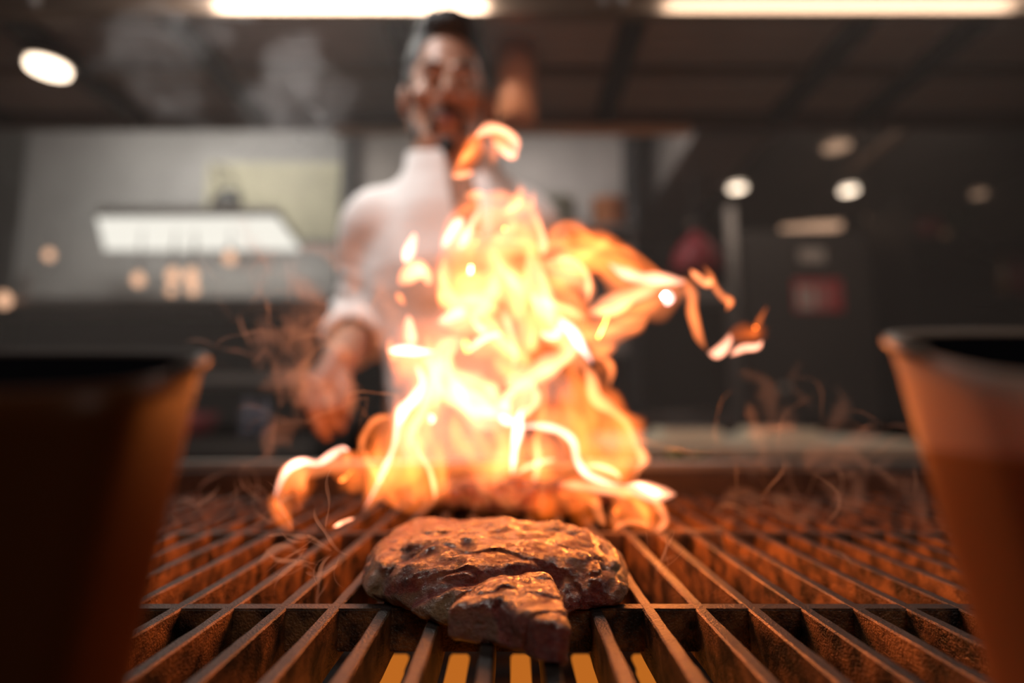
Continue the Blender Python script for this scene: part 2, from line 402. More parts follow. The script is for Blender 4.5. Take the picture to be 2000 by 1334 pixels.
for px, py, s, lab in WB:  # warm reflections in the steel, modelled as added glowing bulbs
    p = at(px, py, 2.42 if py < 560 or py > 580 else 2.56); r = .024*s
    e = empty('reflection_bulb', p, 'added bulb for a warm reflection over the rack, '+lab, 'bulb', 'bulbs for warm reflections over the rack')
    MB().lathe(p, [(.002, -r*1.3), (r*.7, -r), (r, -.2*r), (r*.8, .5*r), (r*.4, r), (r*.35, r*1.2)], 16).build('reflection_glow', M['bulb'], e, True)
    MB().lathe((p.x, p.y, p.z+r*1.15), [(r*.4, 0), (r*.4, r), (.003, r*1.1), (.003, 1.795-p.z-r*1.15)], 12).build('socket', M['seam'], e, True)
# bottles with cold highlights
for px, s, lab in ((480, 1.0, 'taller glass bottle with a cold blue-white glint, left of the pair on the back counter'), (512, .8, 'shorter glass bottle with a dim blue glint, right of the pair on the back counter')):
    p = at(px, 830, 2.0)
    e = empty('glass_bottle', (p.x, 2.38, .90), lab, 'bottle', 'bottles on the back counter')
    r = .032; h = .10
    x = at(px, 860, 2.38).x
    MB().lathe((x, 2.38, .90), [(r, 0), (r, h), (r*.4, h+.04), (r*.4, h+.08*s), (r*.5, h+.085*s)], 20).build('bottle_body', M['glassblue'], e, True)
    MB().lathe((x, 2.38, .985+h*0+.085*s), [(r*.45, 0), (r*.45, .02)], 16).build('cap', M['seam'], e, True)
o = MB().lathe((at(350, 820, 2.4).x, 2.42, .9), [(.10, 0), (.14, .06), (.145, .10), (.13, .10), (.1, .02)], 28).build('mixing_bowl', M['red'], smooth=True)
setp(o, 'low dull red bowl on the back counter beside the bottles', 'bowl')

# right side: tall fridge cabinet with signs, doorway, red lamp
t = empty('cold_cabinet', (1.7, 3.7, 0), 'tall grey steel cold cabinet behind the right side of the flames', 'cabinet')
fx0, fx1 = at(1445, 650, 3.5).x, at(1712, 650, 3.5).x
slab(fx0, fx1, 3.5, 4.2, 0, 2.15, .01).build('cabinet_body', M['cab'], t)
slab(fx0+.03, fx1-.03, 3.475, 3.5, .12, 2.1, .008).build('door', M['cab'], t)
slab(fx0-.06, fx0, 3.48, 3.6, 0, 2.3).build('edge_post', M['steel'], t)
cab_ = t
e = empty('fire_sign', at(1598, 577, 3.47), 'square red and white fire safety sign on the cold cabinet', 'sign')
c0, c1 = at(1553, 608, 3.465), at(1643, 545, 3.465); w_, h_ = c1.x-c0.x, c1.z-c0.z
slab(c0.x, c1.x, 3.465, 3.473, c0.z, c1.z).build('sign_board', M['signred'], e)
Y = 3.463
slab(c0.x+.06*w_, c0.x+.42*w_, Y, Y+.003, c0.z+.08*h_, c0.z+.78*h_).build('white_panel', M['signwhite'], e)
mb = MB(); mb.box((c0.x+.24*w_, Y-.001, c0.z+.45*h_), (.12*w_, .002, .4*h_), bev=.001); mb.build('pictogram', M['signpale'], e)
slab(c0.x+.48*w_, c0.x+.72*w_, Y, Y+.003, c0.z+.08*h_, c0.z+.84*h_).build('pink_panel', M['signpale'], e)
slab(c0.x+.86*w_, c0.x+.92*w_, Y, Y+.003, c0.z+.3*h_, c0.z+.8*h_).build('white_bar', M['signpale'], e)
c0, c1 = at(1561, 514, 3.465), at(1609, 487, 3.465)
setp(slab(c0.x, c1.x, 3.45, 3.4745, c0.z, c1.z, .008).build('notice_plate', M['signwhite']), 'small blank white plate above the fire sign', 'sign')
MB().lathe(at(1531, 760, 3.475), [(.03, 0), (.03, -.02), (.012, -.03)], 18, 'Y').build('thermometer_dial', M['white'], cab_, True)
# doorway with window left of the cabinet
t = empty('oven_tower', (1.1, 3.4, 0), 'dark oven tower with a glass door behind the right of the flames', 'oven')
ox0, ox1 = at(1195, 700, 3.3).x, at(1440, 700, 3.3).x
zt = at(1300, 560, 3.3).z
slab(ox0, ox1, 3.3, 3.9, .75, zt).build('oven_body', M['steel_dark'], t)
slab(ox0+.04, ox1-.06, 3.28, 3.3, at(1300, 800, 3.3).z, at(1300, 600, 3.3).z, .005).build('glass_door', M['ovenglass'], t)
slab(ox0, ox1, 3.27, 3.31, at(1300, 588, 3.3).z, at(1300, 562, 3.3).z).build('control_panel', M['steel'], t)
slab(ox0, ox1, 3.26, 3.9, .0, .75).build('base_cupboard', M['walldark'], t)
MB().tube([(ox0+.1, 3.25, .98), (ox1-.12, 3.25, .98)], .012, 8).build('handle', M['steel'], t, True)
# red heat lamp
p = at(1360, 495, 2.6)
t = empty('heat_lamp', p, 'dark red dome heat lamp hanging right of the flames', 'lamp')
MB().lathe((p.x, p.y, p.z-.09), [(.11, 0), (.115, .02), (.10, .09), (.06, .15), (.03, .17), (.03, .19)], 28).build('lamp_shade', M['red'], t, True)
MB().tube([(p.x, p.y, p.z+.1), (p.x, p.y, 2.62)], .006, 8).build('cord', M['seam'], t)
MB().lathe((p.x, p.y, p.z-.085), [(.05, 0), (.04, .03)], 16).build('bulb', M['white'], t, True)
# counter behind the chef on the right
t = empty('prep_counter', (.9, 1.75, 0), 'bright-edged steel prep counter behind the grill at the right', 'counter')
pz = at(1400, 862, 1.55).z
slab(.28, 1.15, 1.55, 2.1, pz-.045, pz, .012).build('worktop', M['steelbright'], t)
slab(.30, 1.12, 1.60, 2.08, .08, pz-.045).build('counter_body', M['soot'], t)
for px, lab in ((1340, 'small steel tray on the prep counter, left one'), (1520, 'small steel tray on the prep counter, right one')):
    p = at(px, 850, 1.7); e = empty('steel_tray', (p.x, 1.7, pz), lab, 'tray')
    slab(p.x-.085, p.x+.085, 1.62, 1.80, pz+.001, pz+.03, .006).build('tray_body', M['steelbright'], e)
    slab(p.x-.075, p.x+.075, 1.63, 1.79, pz+.03, pz+.033).build('lid', M['steel'], e)
# downlights
DL = [(1440, 368, .055, 'down', 'round ceiling downlight right of the flames, directly above the tip of the wisp'), (1658, 373, .055, 'down', 'bright round ceiling downlight above the fire sign'),
      (1634, 287, .075, 'downdim', 'dim ceiling spot above the two bright downlights'), (1912, 380, .045, 'downdim', 'dim small ceiling spot near the right edge'),
      (1985, 377, .05, 'downmid', 'orange ceiling spot cut by the right edge'), (1705, 425, .045, 'downdim', 'faint ceiling spot below the bright downlight above the fire sign')]
for px, py, r, mm, lab in DL:
    p = atz(px, py, 2.60)
    if p.y > 5.1: p = atz(px, py, 2.60)
    e = empty('downlight', p, lab, 'downlight')
    MB().lathe((p.x, p.y, 2.598), [(r, 0), (r, .02)], 24).build('lens', M[mm], e)
    mb = MB(); n = 24
    mb.tube([(p.x+(r+.008)*math.cos(2*PI*k/n), p.y+(r+.008)*math.sin(2*PI*k/n), 2.603) for k in range(n+1)], .007, 8); mb.build('trim_ring', M['steel'], e, True)
p = atz(95, 127, 1.975)
e = empty('downlight', p, 'bright oval downlight in the hood at the top left', 'downlight')
MB().lathe((p.x, p.y, 1.960), [(.05, 0), (.05, .01)], 28).build('lens', M['down'], e)
MB().lathe((p.x, p.y, 1.9705), [(.058, 0), (.058, .0145)], 28).build('housing', M['steel'], e)
# reflected light streaks, modelled as glowing strips with added housings and hangers
for (a, b, c, lab) in ((1528, 1640, 445, 'short warm reflection stripe above the small white plate, built as a lamp'), (1768, 1850, 462, 'faint brown reflection stripe in the dark right background, built as a lamp')):
    p, q = at(a, c+6, 4.0), at(b, c-6, 4.0)
    e = empty('light_strip', (p+q)/2, lab, 'lamp'); MB().tube([p, q], .03, 10).build('diffuser', M['downmid' if a < 1600 else 'streakdark'], e, True)
    MB().box(((p.x+q.x)/2, 4.0, (p.z+q.z)/2+.05), (abs(q.x-p.x), .06, .03)).build('housing', M['seam'], e)
    MB().tube([((p.x+q.x)/2, 4.0, (p.z+q.z)/2+.06), ((p.x+q.x)/2, 4.0, 2.62)], .006, 6).build('added_hanger', M['seam'], e)
# shelf with greenery and red pots, far right
t = empty('display_shelf', (2.9, 3.6, 0), 'dark display shelf unit at the far right', 'shelf')
p = at(1870, 480, 3.6)
slab(p.x-.42, 3.45, 3.4, 3.8, p.z-.03, p.z).build('board', M['seam'], t); slab(p.x-.44, p.x-.42, 3.4, 3.8, 0, p.z+.3).build('side', M['black'], t)
slab(p.x-.30, 3.45, 3.78, 3.8, .0, p.z).build('back', M['black'], t)
random.seed(4)
def leafy(loc, n, r, size, mat_, label, cat='plant', name='leafy_plant', parent_mat=None):
    e = empty(name, loc, label, cat); mb = MB()
    for i in range(n):
        a = random.uniform(0, 2*PI); el = random.uniform(.1, 1.3); d = Vector((math.cos(a)*math.cos(el), math.sin(a)*math.cos(el), math.sin(el)))
        c = Vector(loc)+d*r*random.uniform(.4, 1); s = d.cross(Vector((0, 0, 1))).normalized(); u = s.cross(d)
        L_ = size*random.uniform(.7, 1.2); V = []
        for k, wd in enumerate((.05, .35, .42, .3, .02)):
            q = c+d*L_*(k/4-.3)+u*L_*.15*math.sin(k*1.1)
            for sg, off in ((-1, 0), (1, 0)): V += [q+s*sg*wd*L_*.5+u*.0012, q+s*sg*wd*L_*.5-u*.0012]
        F = []
        for k in range(4):
            b = k*4; F += [(b, b+2, b+6, b+4), (b+1, b+5, b+7, b+3), (b, b+4, b+5, b+1), (b+2, b+3, b+7, b+6)]
        F += [(0, 1, 3, 2), (16, 18, 19, 17)]
        mb.raw(V, F)
    mb.build('foliage', mat_, e); return e
leafy(at(1880, 470, 3.6)+Vector((0, 0, .05)), 60, .16, .1, M['leafdark'], 'dark green leafy plant on the display shelf at the far right')
o = MB().lathe((at(1812, 445, 3.5).x, 3.5, at(1870, 480, 3.6).z+.0605), [(.06, -.06), (.085, .0), (.08, .06), (.05, .08)], 20).build('red_vase', M['reddark'], smooth=True); setp(o, 'dark red round vase on the display shelf beside the plant', 'vase')
for px, lab in ((1960, 'brown bottle at the far right edge, left one'), (1990, 'reddish bottle cut by the right edge')):
    p = at(px, 545, 3.3); o = MB().lathe((p.x, p.y, p.z-.12), [(.035, 0), (.035, .15), (.013, .2), (.013, .26)], 16).build('wine_bottle', M['bottle' if px < 1970 else 'reddark'], smooth=True)
    setp(o, lab, 'bottle')
e = empty('wall_shelf', at(1975, 580, 3.3), 'small dark shelf carrying the two bottles at the right edge', 'shelf'); p = at(1975, 545, 3.3)
slab(p.x-.2, 3.5, 3.2, 3.4, p.z-.14, p.z-.12).build('board', M['seam'], e)

# ------------------------------------------------------------------ the grill
grill = empty('char_grill', (0, .42, 0), 'dark steel char grill body with a raised pale back rail around the grate', 'grill')
slab(-.85, .85, .06, .76, .74, .76).build('drip_tray', M['black'], grill)
slab(-.85, .85, .705, .765, .70, GZ+.025, .004).build('back_wall', M['soot'], grill)
mb = MB(); mb.tube([(-.85, .735, GZ+.028), (.85, .735, GZ+.028)], .0085, 12); mb.build('back_rail', M['railgrey'], grill, True)
for sx in (-1, 1): slab(min(sx*.80, sx*.85), max(sx*.80, sx*.85), .06, .705, .70, GZ+.02).build('side_wall', M['soot'], grill)
slab(-.85, .85, .035, .06, .70, GZ-.03).build('front_wall', M['soot'], grill)
slab(-.84, .84, .07, .76, .05, .70).build('cabinet', M['steel_dark'], grill)
for k in range(4):
    setp(MB().lathe((-.6+.4*k, .03, .8), [(.03, -.0), (.028, -.02), (.01, -.02)], 20, 'Y').build('control_knob', M['black'], grill, True))
grate = empty('grill_grate', (0, .4, GZ-.025), 'rusty cast iron grill grate of long parallel bars under the steak', 'grate')
def bar_mesh(x):
    rnd = random.Random(int(x*1e4)); n = 60; V = []; F = []
    prof = [(-.0031, -.0008), (-.0023, 0), (.0023, 0), (.0031, -.0008), (.0027, -.025), (-.0027, -.025)]
    for i in range(n+1):
        y = .085+(.70-.085)*i/n
        for (dx, dz) in prof:
            j = mnoise.noise(Vector((x*90, y*60, dz*90)))*.00045
            V.append((x+dx+j*(1 if dx > 0 else -1), y, GZ+dz+(j*.6 if dz > -.01 else 0)))
    m = len(prof)
    for i in range(n):
        for k in range(m): F.append((i*m+k, i*m+(k+1) % m, (i+1)*m+(k+1) % m, (i+1)*m+k))
    F.append(tuple(range(m))); F.append(tuple(n*m+k for k in range(m))[::-1])
    return V, F
for k in range(-28, 31):
    x = -.0105+.0262*k
    MB().raw(*bar_mesh(x)).build('bar', M['iron'], grate)
for y in (.126, .3015, .478, .654):
    slab(-.79, .79, y-.0042, y+.0042, GZ-.0205, GZ-.0002, .0008).build('crossbar', M['iron'], grate)
# burner shields under the grate, their orange glow added as emission
for k in range(5):
    x = -.068+.0365*k
    mb = MB().box((x, .24, GZ-.050), (.0115, .25, .004), bev=.001); mb.box((x, .24, GZ-.056), (.006, .25, .008)); mb.build('shield_glow', M['glow'], grill)
for y in (.30, .52):
    MB().tube([(-.7, y+.03, GZ-.09), (.7, y+.03, GZ-.09)], .012, 12).build('gas_pipe', M['soot'], grill, True)
# ------------------------------------------------------------------ steaks
def meat_mat(name, dark=1.0):
    m, N, L, b = mat(name)
    tc = N.new('ShaderNodeTexCoord')
    at_ = N.new('ShaderNodeAttribute'); at_.attribute_name = 'zones'
    sp = N.new('ShaderNodeSeparateColor'); L.new(at_.outputs['Color'], sp.inputs[0])
    def noise_(sc, det=6, rough=.6, stretch=None):
        n = N.new('ShaderNodeTexNoise'); n.inputs['Scale'].default_value = sc; n.inputs['Detail'].default_value = det; n.inputs['Roughness'].default_value = rough
        src = tc.outputs['Object']
        if stretch:
            mp = N.new('ShaderNodeMapping'); mp.inputs['Scale'].default_value = stretch; mp.inputs['Rotation'].default_value = (0, .2, .5); L.new(src, mp.inputs[0]); src = mp.outputs[0]
        L.new(src, n.inputs[0]); return n
    def ramp(src, st):
        r = N.new('ShaderNodeValToRGB'); e = r.color_ramp.elements
        e[0].position, e[0].color = st[0][0], (*st[0][1], 1); e[1].position, e[1].color = st[-1][0], (*st[-1][1], 1)
        for p, c in st[1:-1]: r.color_ramp.elements.new(p).color = (*c, 1)
        L.new(src, r.inputs[0]); return r.outputs[0]
    def mixc(f, a, c):
        x = N.new('ShaderNodeMix'); x.data_type = 'RGBA'; L.new(f, x.inputs[0]); L.new(a, x.inputs[6]); L.new(c, x.inputs[7]); return x.outputs[2]
    n1, n2, n3 = noise_(85, 8, .68), noise_(260, 4), noise_(230, 6, .7, (.6, 3, 2))
    D = dark
    seared = ramp(n1.outputs[0], [(.40, (.07*D, .010*D, .005*D)), (.5, (.26*D, .052*D, .018*D)), (.62, (.46*D, .17*D, .06*D))])
    raw = ramp(n3.outputs[0], [(.36, (.12*D, .010*D, .012*D)), (.5, (.34*D, .045*D, .042*D)), (.68, (.52*D, .20*D, .15*D))])
    fat = ramp(n2.outputs[0], [(.3, (.20*D, .11*D, .05*D)), (.7, (.46*D, .33*D, .18*D))])
    c = mixc(sp.outputs[0], seared, raw); c = mixc(sp.outputs[1], c, fat)
    c = mixc(sp.outputs[2], c, ramp(n3.outputs[0], [(.35, (.10*D, .004*D, .006*D)), (.7, (.30*D, .03*D, .03*D))]))
    L.new(c, b.inputs['Base Color'])
    rr = N.new('ShaderNodeMapRange'); rr.inputs[3].default_value = .12; rr.inputs[4].default_value = .45; L.new(n1.outputs[0], rr.inputs[0]); L.new(rr.outputs[0], b.inputs['Roughness'])
    b.inputs['Subsurface Weight'].default_value = .12; b.inputs['Subsurface Radius'].default_value = (.006, .002, .001); b.inputs['Subsurface Scale'].default_value = .6
    b.inputs['Coat Weight'].default_value = .9; b.inputs['Coat Roughness'].default_value = .1
    s = N.new('ShaderNodeMath'); s.operation = 'MULTIPLY_ADD'; L.new(n3.outputs[0], s.inputs[0]); s.inputs[1].default_value = 1.2
    n4 = noise_(620, 5, .6); L.new(n4.outputs[0], s.inputs[2])
    bp = N.new('ShaderNodeBump'); bp.inputs['Strength'].default_value = 1.0; bp.inputs['Distance'].default_value = .002
    L.new(s.outputs[0], bp.inputs['Height']); L.new(bp.outputs[0], b.inputs['Normal']); L.new(bp.outputs[0], b.inputs['Coat Normal'])
    return m
M['meat'] = meat_mat('grilled_meat'); M['meat2'] = meat_mat('charred_meat', .35)
def smooth_poly(P, it=2):
    P = np.array(P, float)
    for _ in range(it):
        Q = np.roll(P, -1, 0); P = np.stack([.75*P+.25*Q, .25*P+.75*Q], 1).reshape(-1, 2)
    return P
def poly_sd(X, Y, P):
    d = np.full(np.broadcast(X, Y).shape, 1e9); ins = np.zeros(d.shape, bool)
    for a, b in zip(P, np.roll(P, -1, 0)):
        e = b-a; t = np.clip(((X-a[0])*e[0]+(Y-a[1])*e[1])/(e@e+1e-12), 0, 1)
        d = np.minimum(d, (X-a[0]-t*e[0])**2+(Y-a[1]-t*e[1])**2)
        c = ((a[1] > Y) != (b[1] > Y)); c = c & (X < (b[0]-a[0])*(Y-a[1])/(b[1]-a[1]+1e-12)+a[0]); ins ^= c
    d = np.sqrt(d); return np.where(ins, -d, d)
def line_d(X, Y, P):
    d = np.full(np.broadcast(X, Y).shape, 1e9)
    for a, b in zip(P[:-1], P[1:]):
        e = b-a; t = np.clip(((X-a[0])*e[0]+(Y-a[1])*e[1])/(e@e+1e-12), 0, 1)
        d = np.minimum(d, (X-a[0]-t*e[0])**2+(Y-a[1]-t*e[1])**2)
    return np.sqrt(d)
def pl(pts): return np.array([atz(x, y, GZ+z)[:2] for x, y, z in pts])
out = smooth_poly(pl([(703, 1152, .008), (697, 1100, .014), (712, 1062, .018), (752, 1028, .022), (812, 1008, .024), (870, 1000, .026), (990, 999, .026), (1075, 1008, .025), (1130, 1020, .023),
      (1176, 1042, .021), (1224, 1062, .018), (1234, 1105, .014), (1232, 1180, .002), (1190, 1190, .002), (1130, 1196, .0), (1080, 1215, .0), (960, 1232, .0), (870, 1238, 0), (800, 1215, 0), (740, 1188, 0)]), 2)
wed = smooth_poly(np.concatenate([pl([(862, 1190, .014), (930, 1150, .017), (1010, 1122, .019), (1076, 1112, .021)]), pl([(1098, 1160, .018), (1112, 1230, .012)]), pl([(1112, 1296, .002), (1078, 1322, -.002), (1020, 1300, -.002), (960, 1268, -.001), (900, 1258, 0)])]), 2)
cr = [(pl([(700, 1098, .016), (745, 1112, .017), (775, 1090, .019), (800, 1062, .021), (838, 1046, .023), (900, 1040, .024)]), .0042, .0030),
      (pl([(800, 1140, .015), (860, 1150, .014), (930, 1140, .016), (1000, 1124, .018), (1076, 1106, .02)]), .004, .0062),
      (pl([(1088, 1118, .018), (1120, 1128, .018), (1180, 1118, .018), (1226, 1120, .012)]), .003, .0035),
      (pl([(1100, 1016, .024), (1150, 1045, .022), (1182, 1080, .020), (1188, 1120, .016)]), .003, .0022),
      (pl([(820, 1178, .012), (870, 1165, .013), (860, 1210, .004)]), .004, .004)]
sd = SDF((-.125, .185, GZ-.016), (.085, .445, GZ+.040), .0008)
sl, X, Y, Z = sd.reg(sd.lo, sd.lo+np.array(sd.n)*sd.h)
P2 = np.stack(np.broadcast_arrays(X[:, :, 0], Y[:, :, 0], 0*X[:, :, 0]+0*Y[:, :, 0]), -1)
edge = poly_sd(X[:, :, 0], Y[:, :, 0], out)
lump = fbm(P2, 30, 2)*.0042+fbm(P2+9, 80, 2)*.0012
top = GZ+.0265+lump-.013*np.exp(-np.clip(-edge, 0, 1)/.013)-.0045*np.clip((.33-Y[:, :, 0])/.07, 0, 1.3)
# a thicker muscle at the left front, its edge overhanging a seam
hump = np.exp(-(((X[:, :, 0]+.028)/.03)**2+((Y[:, :, 0]-.315)/.028)**2)); top = top+.0042*hump
for c_, wd, dp in cr: top = top-dp*np.exp(-(line_d(X[:, :, 0], Y[:, :, 0], c_)/wd)**2)
en = edge+fbm(P2+31, 60, 3)*.0022
r_ = .0115; bot = GZ+.0002
zc = (top+bot)/2; hz = (top-bot)/2
q1 = (en+r_)[:, :, None]; q2 = np.abs(Z-zc[:, :, None])-hz[:, :, None]+r_*.85
d = np.sqrt(np.maximum(q1, 0)**2+np.maximum(q2, 0)**2)+np.minimum(np.maximum(q1, q2), 0)-r_*.93
sd.F = d.astype(np.float32)
# cut flap reaching towards the camera
we = poly_sd(X[:, :, 0], Y[:, :, 0], wed)+fbm(P2+5, 90, 2)*.0008
topw = GZ+.0205+fbm(P2+17, 70, 3)*.0016-.11*np.clip(.262-Y[:, :, 0], 0, 1)-.22*np.clip(-.004-X[:, :, 0], 0, 1)
botw = GZ+.0003-.014*np.exp(-(((X[:, :, 0]-.0035)/.0065)**2+((Y[:, :, 0]-.214)/.014)**2))+0*topw
r_ = .004; zc = (topw+botw)/2; hz = (topw-botw)/2
q1 = (we+r_)[:, :, None]; q2 = np.abs(Z-zc[:, :, None])-hz[:, :, None]+r_
d = np.sqrt(np.maximum(q1, 0)**2+np.maximum(q2, 0)**2)+np.minimum(np.maximum(q1, q2), 0)-r_
sd.add(sl, d.astype(np.float32), .0018)
def meat_finish(o, wedge=True):
    me = o.data; n = len(me.vertices); V = np.empty(n*3, np.float32); me.vertices.foreach_get('co', V); V = V.reshape(-1, 3).astype(float)
    N_ = np.empty(n*3, np.float32); me.vertex_normals.foreach_get('vector', N_); N_ = N_.reshape(-1, 3).astype(float)
    dsp = fbm(V, 240, 2)*.0004+fbm(V*np.array([.6, 1, 1]), 90, 3)*.0015-.0012*np.exp(-(fbm(V*np.array([.5, 1, 1])+8, 60, 2)/.10)**2)
    V2 = V+N_*dsp[:, None]; me.vertices.foreach_set('co', V2.astype(np.float32).ravel())
    side = np.clip((.62-N_[:, 2])/.35, 0, 1)
    pat = fbm(V+3, 45, 3)
    raw = np.clip(side*.85+.25*pat-.05, 0, 1)
    if wedge:
        wd = poly_sd(V[:, 0], V[:, 1], wed); inw = np.clip(-wd/.004, 0, 1)
        raw = np.maximum(raw, inw*np.clip((.8-N_[:, 2])/.3, 0, 1)); fresh = inw*np.clip((.55-N_[:, 2])/.25, 0, 1)
        raw = np.maximum(raw, .75*np.exp(-(line_d(V[:, 0], V[:, 1], cr[1][0])/.006)**2))
        fat = .9*np.exp(-(line_d(V[:, 0], V[:, 1], cr[0][0])/.0055)**2)+.8*np.exp(-(line_d(V[:, 0], V[:, 1], cr[4][0])/.007)**2)
        fat = fat+np.clip((V[:, 0]-.047)/.008, 0, 1)*.75+.6*np.clip((-.07-V[:, 0])/.012, 0, 1)
        fat = fat+.8*side*np.clip((pat-.15)/.25, 0, 1)*(1-inw)
        fat = np.clip(fat*(1-.6*inw)+.0, 0, 1)*np.clip(.75+pat*1.2, 0, 1)
    else: fat = np.clip((pat-.3)/.3, 0, 1)*.6
    ca = me.color_attributes.new('zones', 'FLOAT_COLOR', 'POINT')
    C = np.zeros((n, 4), np.float32); C[:, 0] = raw; C[:, 1] = fat; C[:, 2] = fresh if wedge else 0; C[:, 3] = 1; ca.data.foreach_set('color', C.ravel()); me.update()
o = sd.build('steak', M['meat']); meat_finish(o)
setp(o, 'thick glistening half-cooked steak with a cut red flap at the front of the grate', 'steak')
# second, charred steak behind
c2 = np.array([.012, .60])
sd = SDF((-.10, .53, GZ-.006), (.125, .68, GZ+.05), .0016)
sl, X, Y, Z = sd.reg(sd.lo, sd.lo+np.array(sd.n)*sd.h)
P2 = np.stack(np.broadcast_arrays(X[:, :, 0], Y[:, :, 0], 0*X[:, :, 0]+0*Y[:, :, 0]), -1)
en = (np.sqrt(((X[:, :, 0]-c2[0])/.088)**2+((Y[:, :, 0]-c2[1])/.05)**2)-1)*.05+fbm(P2, 45, 3)*.004
top = GZ+.029+fbm(P2+4, 60, 4)*.004-.02*np.clip(np.abs(X[:, :, 0]-.01)-.04, 0, 1)*10*.1; bot = GZ+.0002
r_ = .012; zc = (top+bot)/2; hz = (top-bot)/2
q1 = (en+r_)[:, :, None]; q2 = np.abs(Z-zc[:, :, None])-hz[:, :, None]+r_*.9
sd.F = (np.sqrt(np.maximum(q1, 0)**2+np.maximum(q2, 0)**2)+np.minimum(np.maximum(q1, q2), 0)-r_).astype(np.float32)
o = sd.build('steak', M['meat2']); meat_finish(o, False)
setp(o, 'second darker charred steak lying behind the front one, under the flames', 'steak')
# ------------------------------------------------------------------ the two tapered tubs close to the lens
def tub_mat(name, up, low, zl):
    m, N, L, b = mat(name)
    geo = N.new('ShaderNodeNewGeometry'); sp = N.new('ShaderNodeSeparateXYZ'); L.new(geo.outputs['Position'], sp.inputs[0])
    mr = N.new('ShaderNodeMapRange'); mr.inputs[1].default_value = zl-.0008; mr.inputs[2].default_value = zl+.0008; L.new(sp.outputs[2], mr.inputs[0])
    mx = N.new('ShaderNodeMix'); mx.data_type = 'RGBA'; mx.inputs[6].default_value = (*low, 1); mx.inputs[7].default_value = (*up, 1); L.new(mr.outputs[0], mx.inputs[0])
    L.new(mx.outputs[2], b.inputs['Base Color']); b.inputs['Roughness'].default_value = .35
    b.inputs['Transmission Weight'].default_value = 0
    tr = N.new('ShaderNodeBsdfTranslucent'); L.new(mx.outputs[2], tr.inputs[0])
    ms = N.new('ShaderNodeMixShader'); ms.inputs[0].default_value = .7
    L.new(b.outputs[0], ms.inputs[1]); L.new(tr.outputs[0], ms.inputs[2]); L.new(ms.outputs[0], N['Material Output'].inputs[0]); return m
def tub(side, xe_top, xe_bot, half, yf, yb, zf, zb, mm, label):
    n = 56; Yc = .135; hy = .024; V = []; F = []
    levels = 14
    def sec(cx, hx, hy_, zfun, inset):
        R = []
        for k in range(n):
            a = 2*PI*k/n; c, s_ = math.cos(a), math.sin(a); e = .45
            x = cx+(hx-inset)*math.copysign(abs(c)**e, c); y = Yc+(hy_-inset)*math.copysign(abs(s_)**e, s_)
            R.append((x, y, zfun(y)))
        return R
    rings = []
    for i in range(levels+1):
        t = i/levels; xe = xe_bot+(xe_top-xe_bot)*t; cx = xe+side*half
        zf_ = lambda y, t=t: GZ+.001+((zf+(zb-zf)*(y-(Yc-hy))/(2*hy))-GZ-.001)*t
        rings.append(sec(cx, half*(.93+.07*t), hy*(.9+.1*t), zf_, 0))
    for i in range(levels, 0, -1):
        t = i/levels; xe = xe_bot+(xe_top-xe_bot)*t; cx = xe+side*half
        zf_ = lambda y, t=t: GZ+.003+((zf+(zb-zf)*(y-(Yc-hy))/(2*hy))-GZ-.003)*t
        rings.append(sec(cx, half*(.93+.07*t), hy*(.9+.1*t), zf_, .0018))
    for r in rings: V += r
    for i in range(len(rings)-1):
        for k in range(n): F.append((i*n+k, i*n+(k+1) % n, (i+1)*n+(k+1) % n, (i+1)*n+k))
    F.append(tuple(range(n))[::-1]); F.append(tuple((len(rings)-1)*n+k for k in range(n)))
    e = empty('plastic_tub', (xe_bot+side*half, Yc, GZ), label, 'tub')
    MB().raw(V, F).build('tub_body', mm, e, True)
    top_ = rings[levels]; mb = MB()
    mb.tube([(p[0], p[1], p[2]) for p in top_[0:n//2+1]], .0016, 10); mb.build('rim', M['tubrim' if side > 0 else 'tubrimdark'], e, True)
    # black plate just under the slanted rim, painted for the dark inside
    inner = [(p[0]*1+(xe_top+side*half-p[0])*.035, p[1]+(Yc-p[1])*.08, p[2]-.0002) for p in top_]
    low = [(x, y, z-.004) for x, y, z in inner]
    F = [(k, (k+1) % n, n+(k+1) % n, n+k) for k in range(n)]+[tuple(range(n))[::-1], tuple(range(n, 2*n))]
    MB().raw(inner+low, F).build('dark_inside_plate', M['void'], e)
    return e
M['tubrimdark'] = simple('tub_rim_dark', (.10, .08, .065), .5)
M['tubrim'] = simple('tub_rim', (.34, .27, .21), .35)
zf1, zb1 = at(200, 768, .111).z, at(250, 694, .159).z
zf2, zb2 = at(1900, 748, .111).z, at(1900, 654, .159).z
M['tubL'] = tub_mat('amber_tub', (.22, .075, .018), (.22, .075, .018), .98)
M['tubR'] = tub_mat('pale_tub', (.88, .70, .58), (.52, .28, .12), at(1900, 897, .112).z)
tub(-1, -.0800, -.0935, .055, 0, 0, zf1, zb1, M['tubL'], 'blurred amber plastic tub close to the lens at the left edge')
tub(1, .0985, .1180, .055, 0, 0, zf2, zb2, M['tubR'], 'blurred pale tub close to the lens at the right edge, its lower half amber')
# salad leaves behind the right end of the flames
p = at(1300, 895, .93)
t = empty('side_counter', (p.x, .83, .0), 'narrow dark counter ledge behind the grill rail', 'counter')
slab(-1.3, 1.3, .78, .87, .86, .905, .004).build('ledge_top', M['soot'], t); slab(-1.3, 1.3, .79, .86, .0, .86).build('ledge_front', M['black'], t)
e = leafy((p.x, .83, .905), 46, .030, .028, M['leaf'], 'small heap of green salad leaves behind the grill rail beside the flames', 'salad', 'salad_leaves')

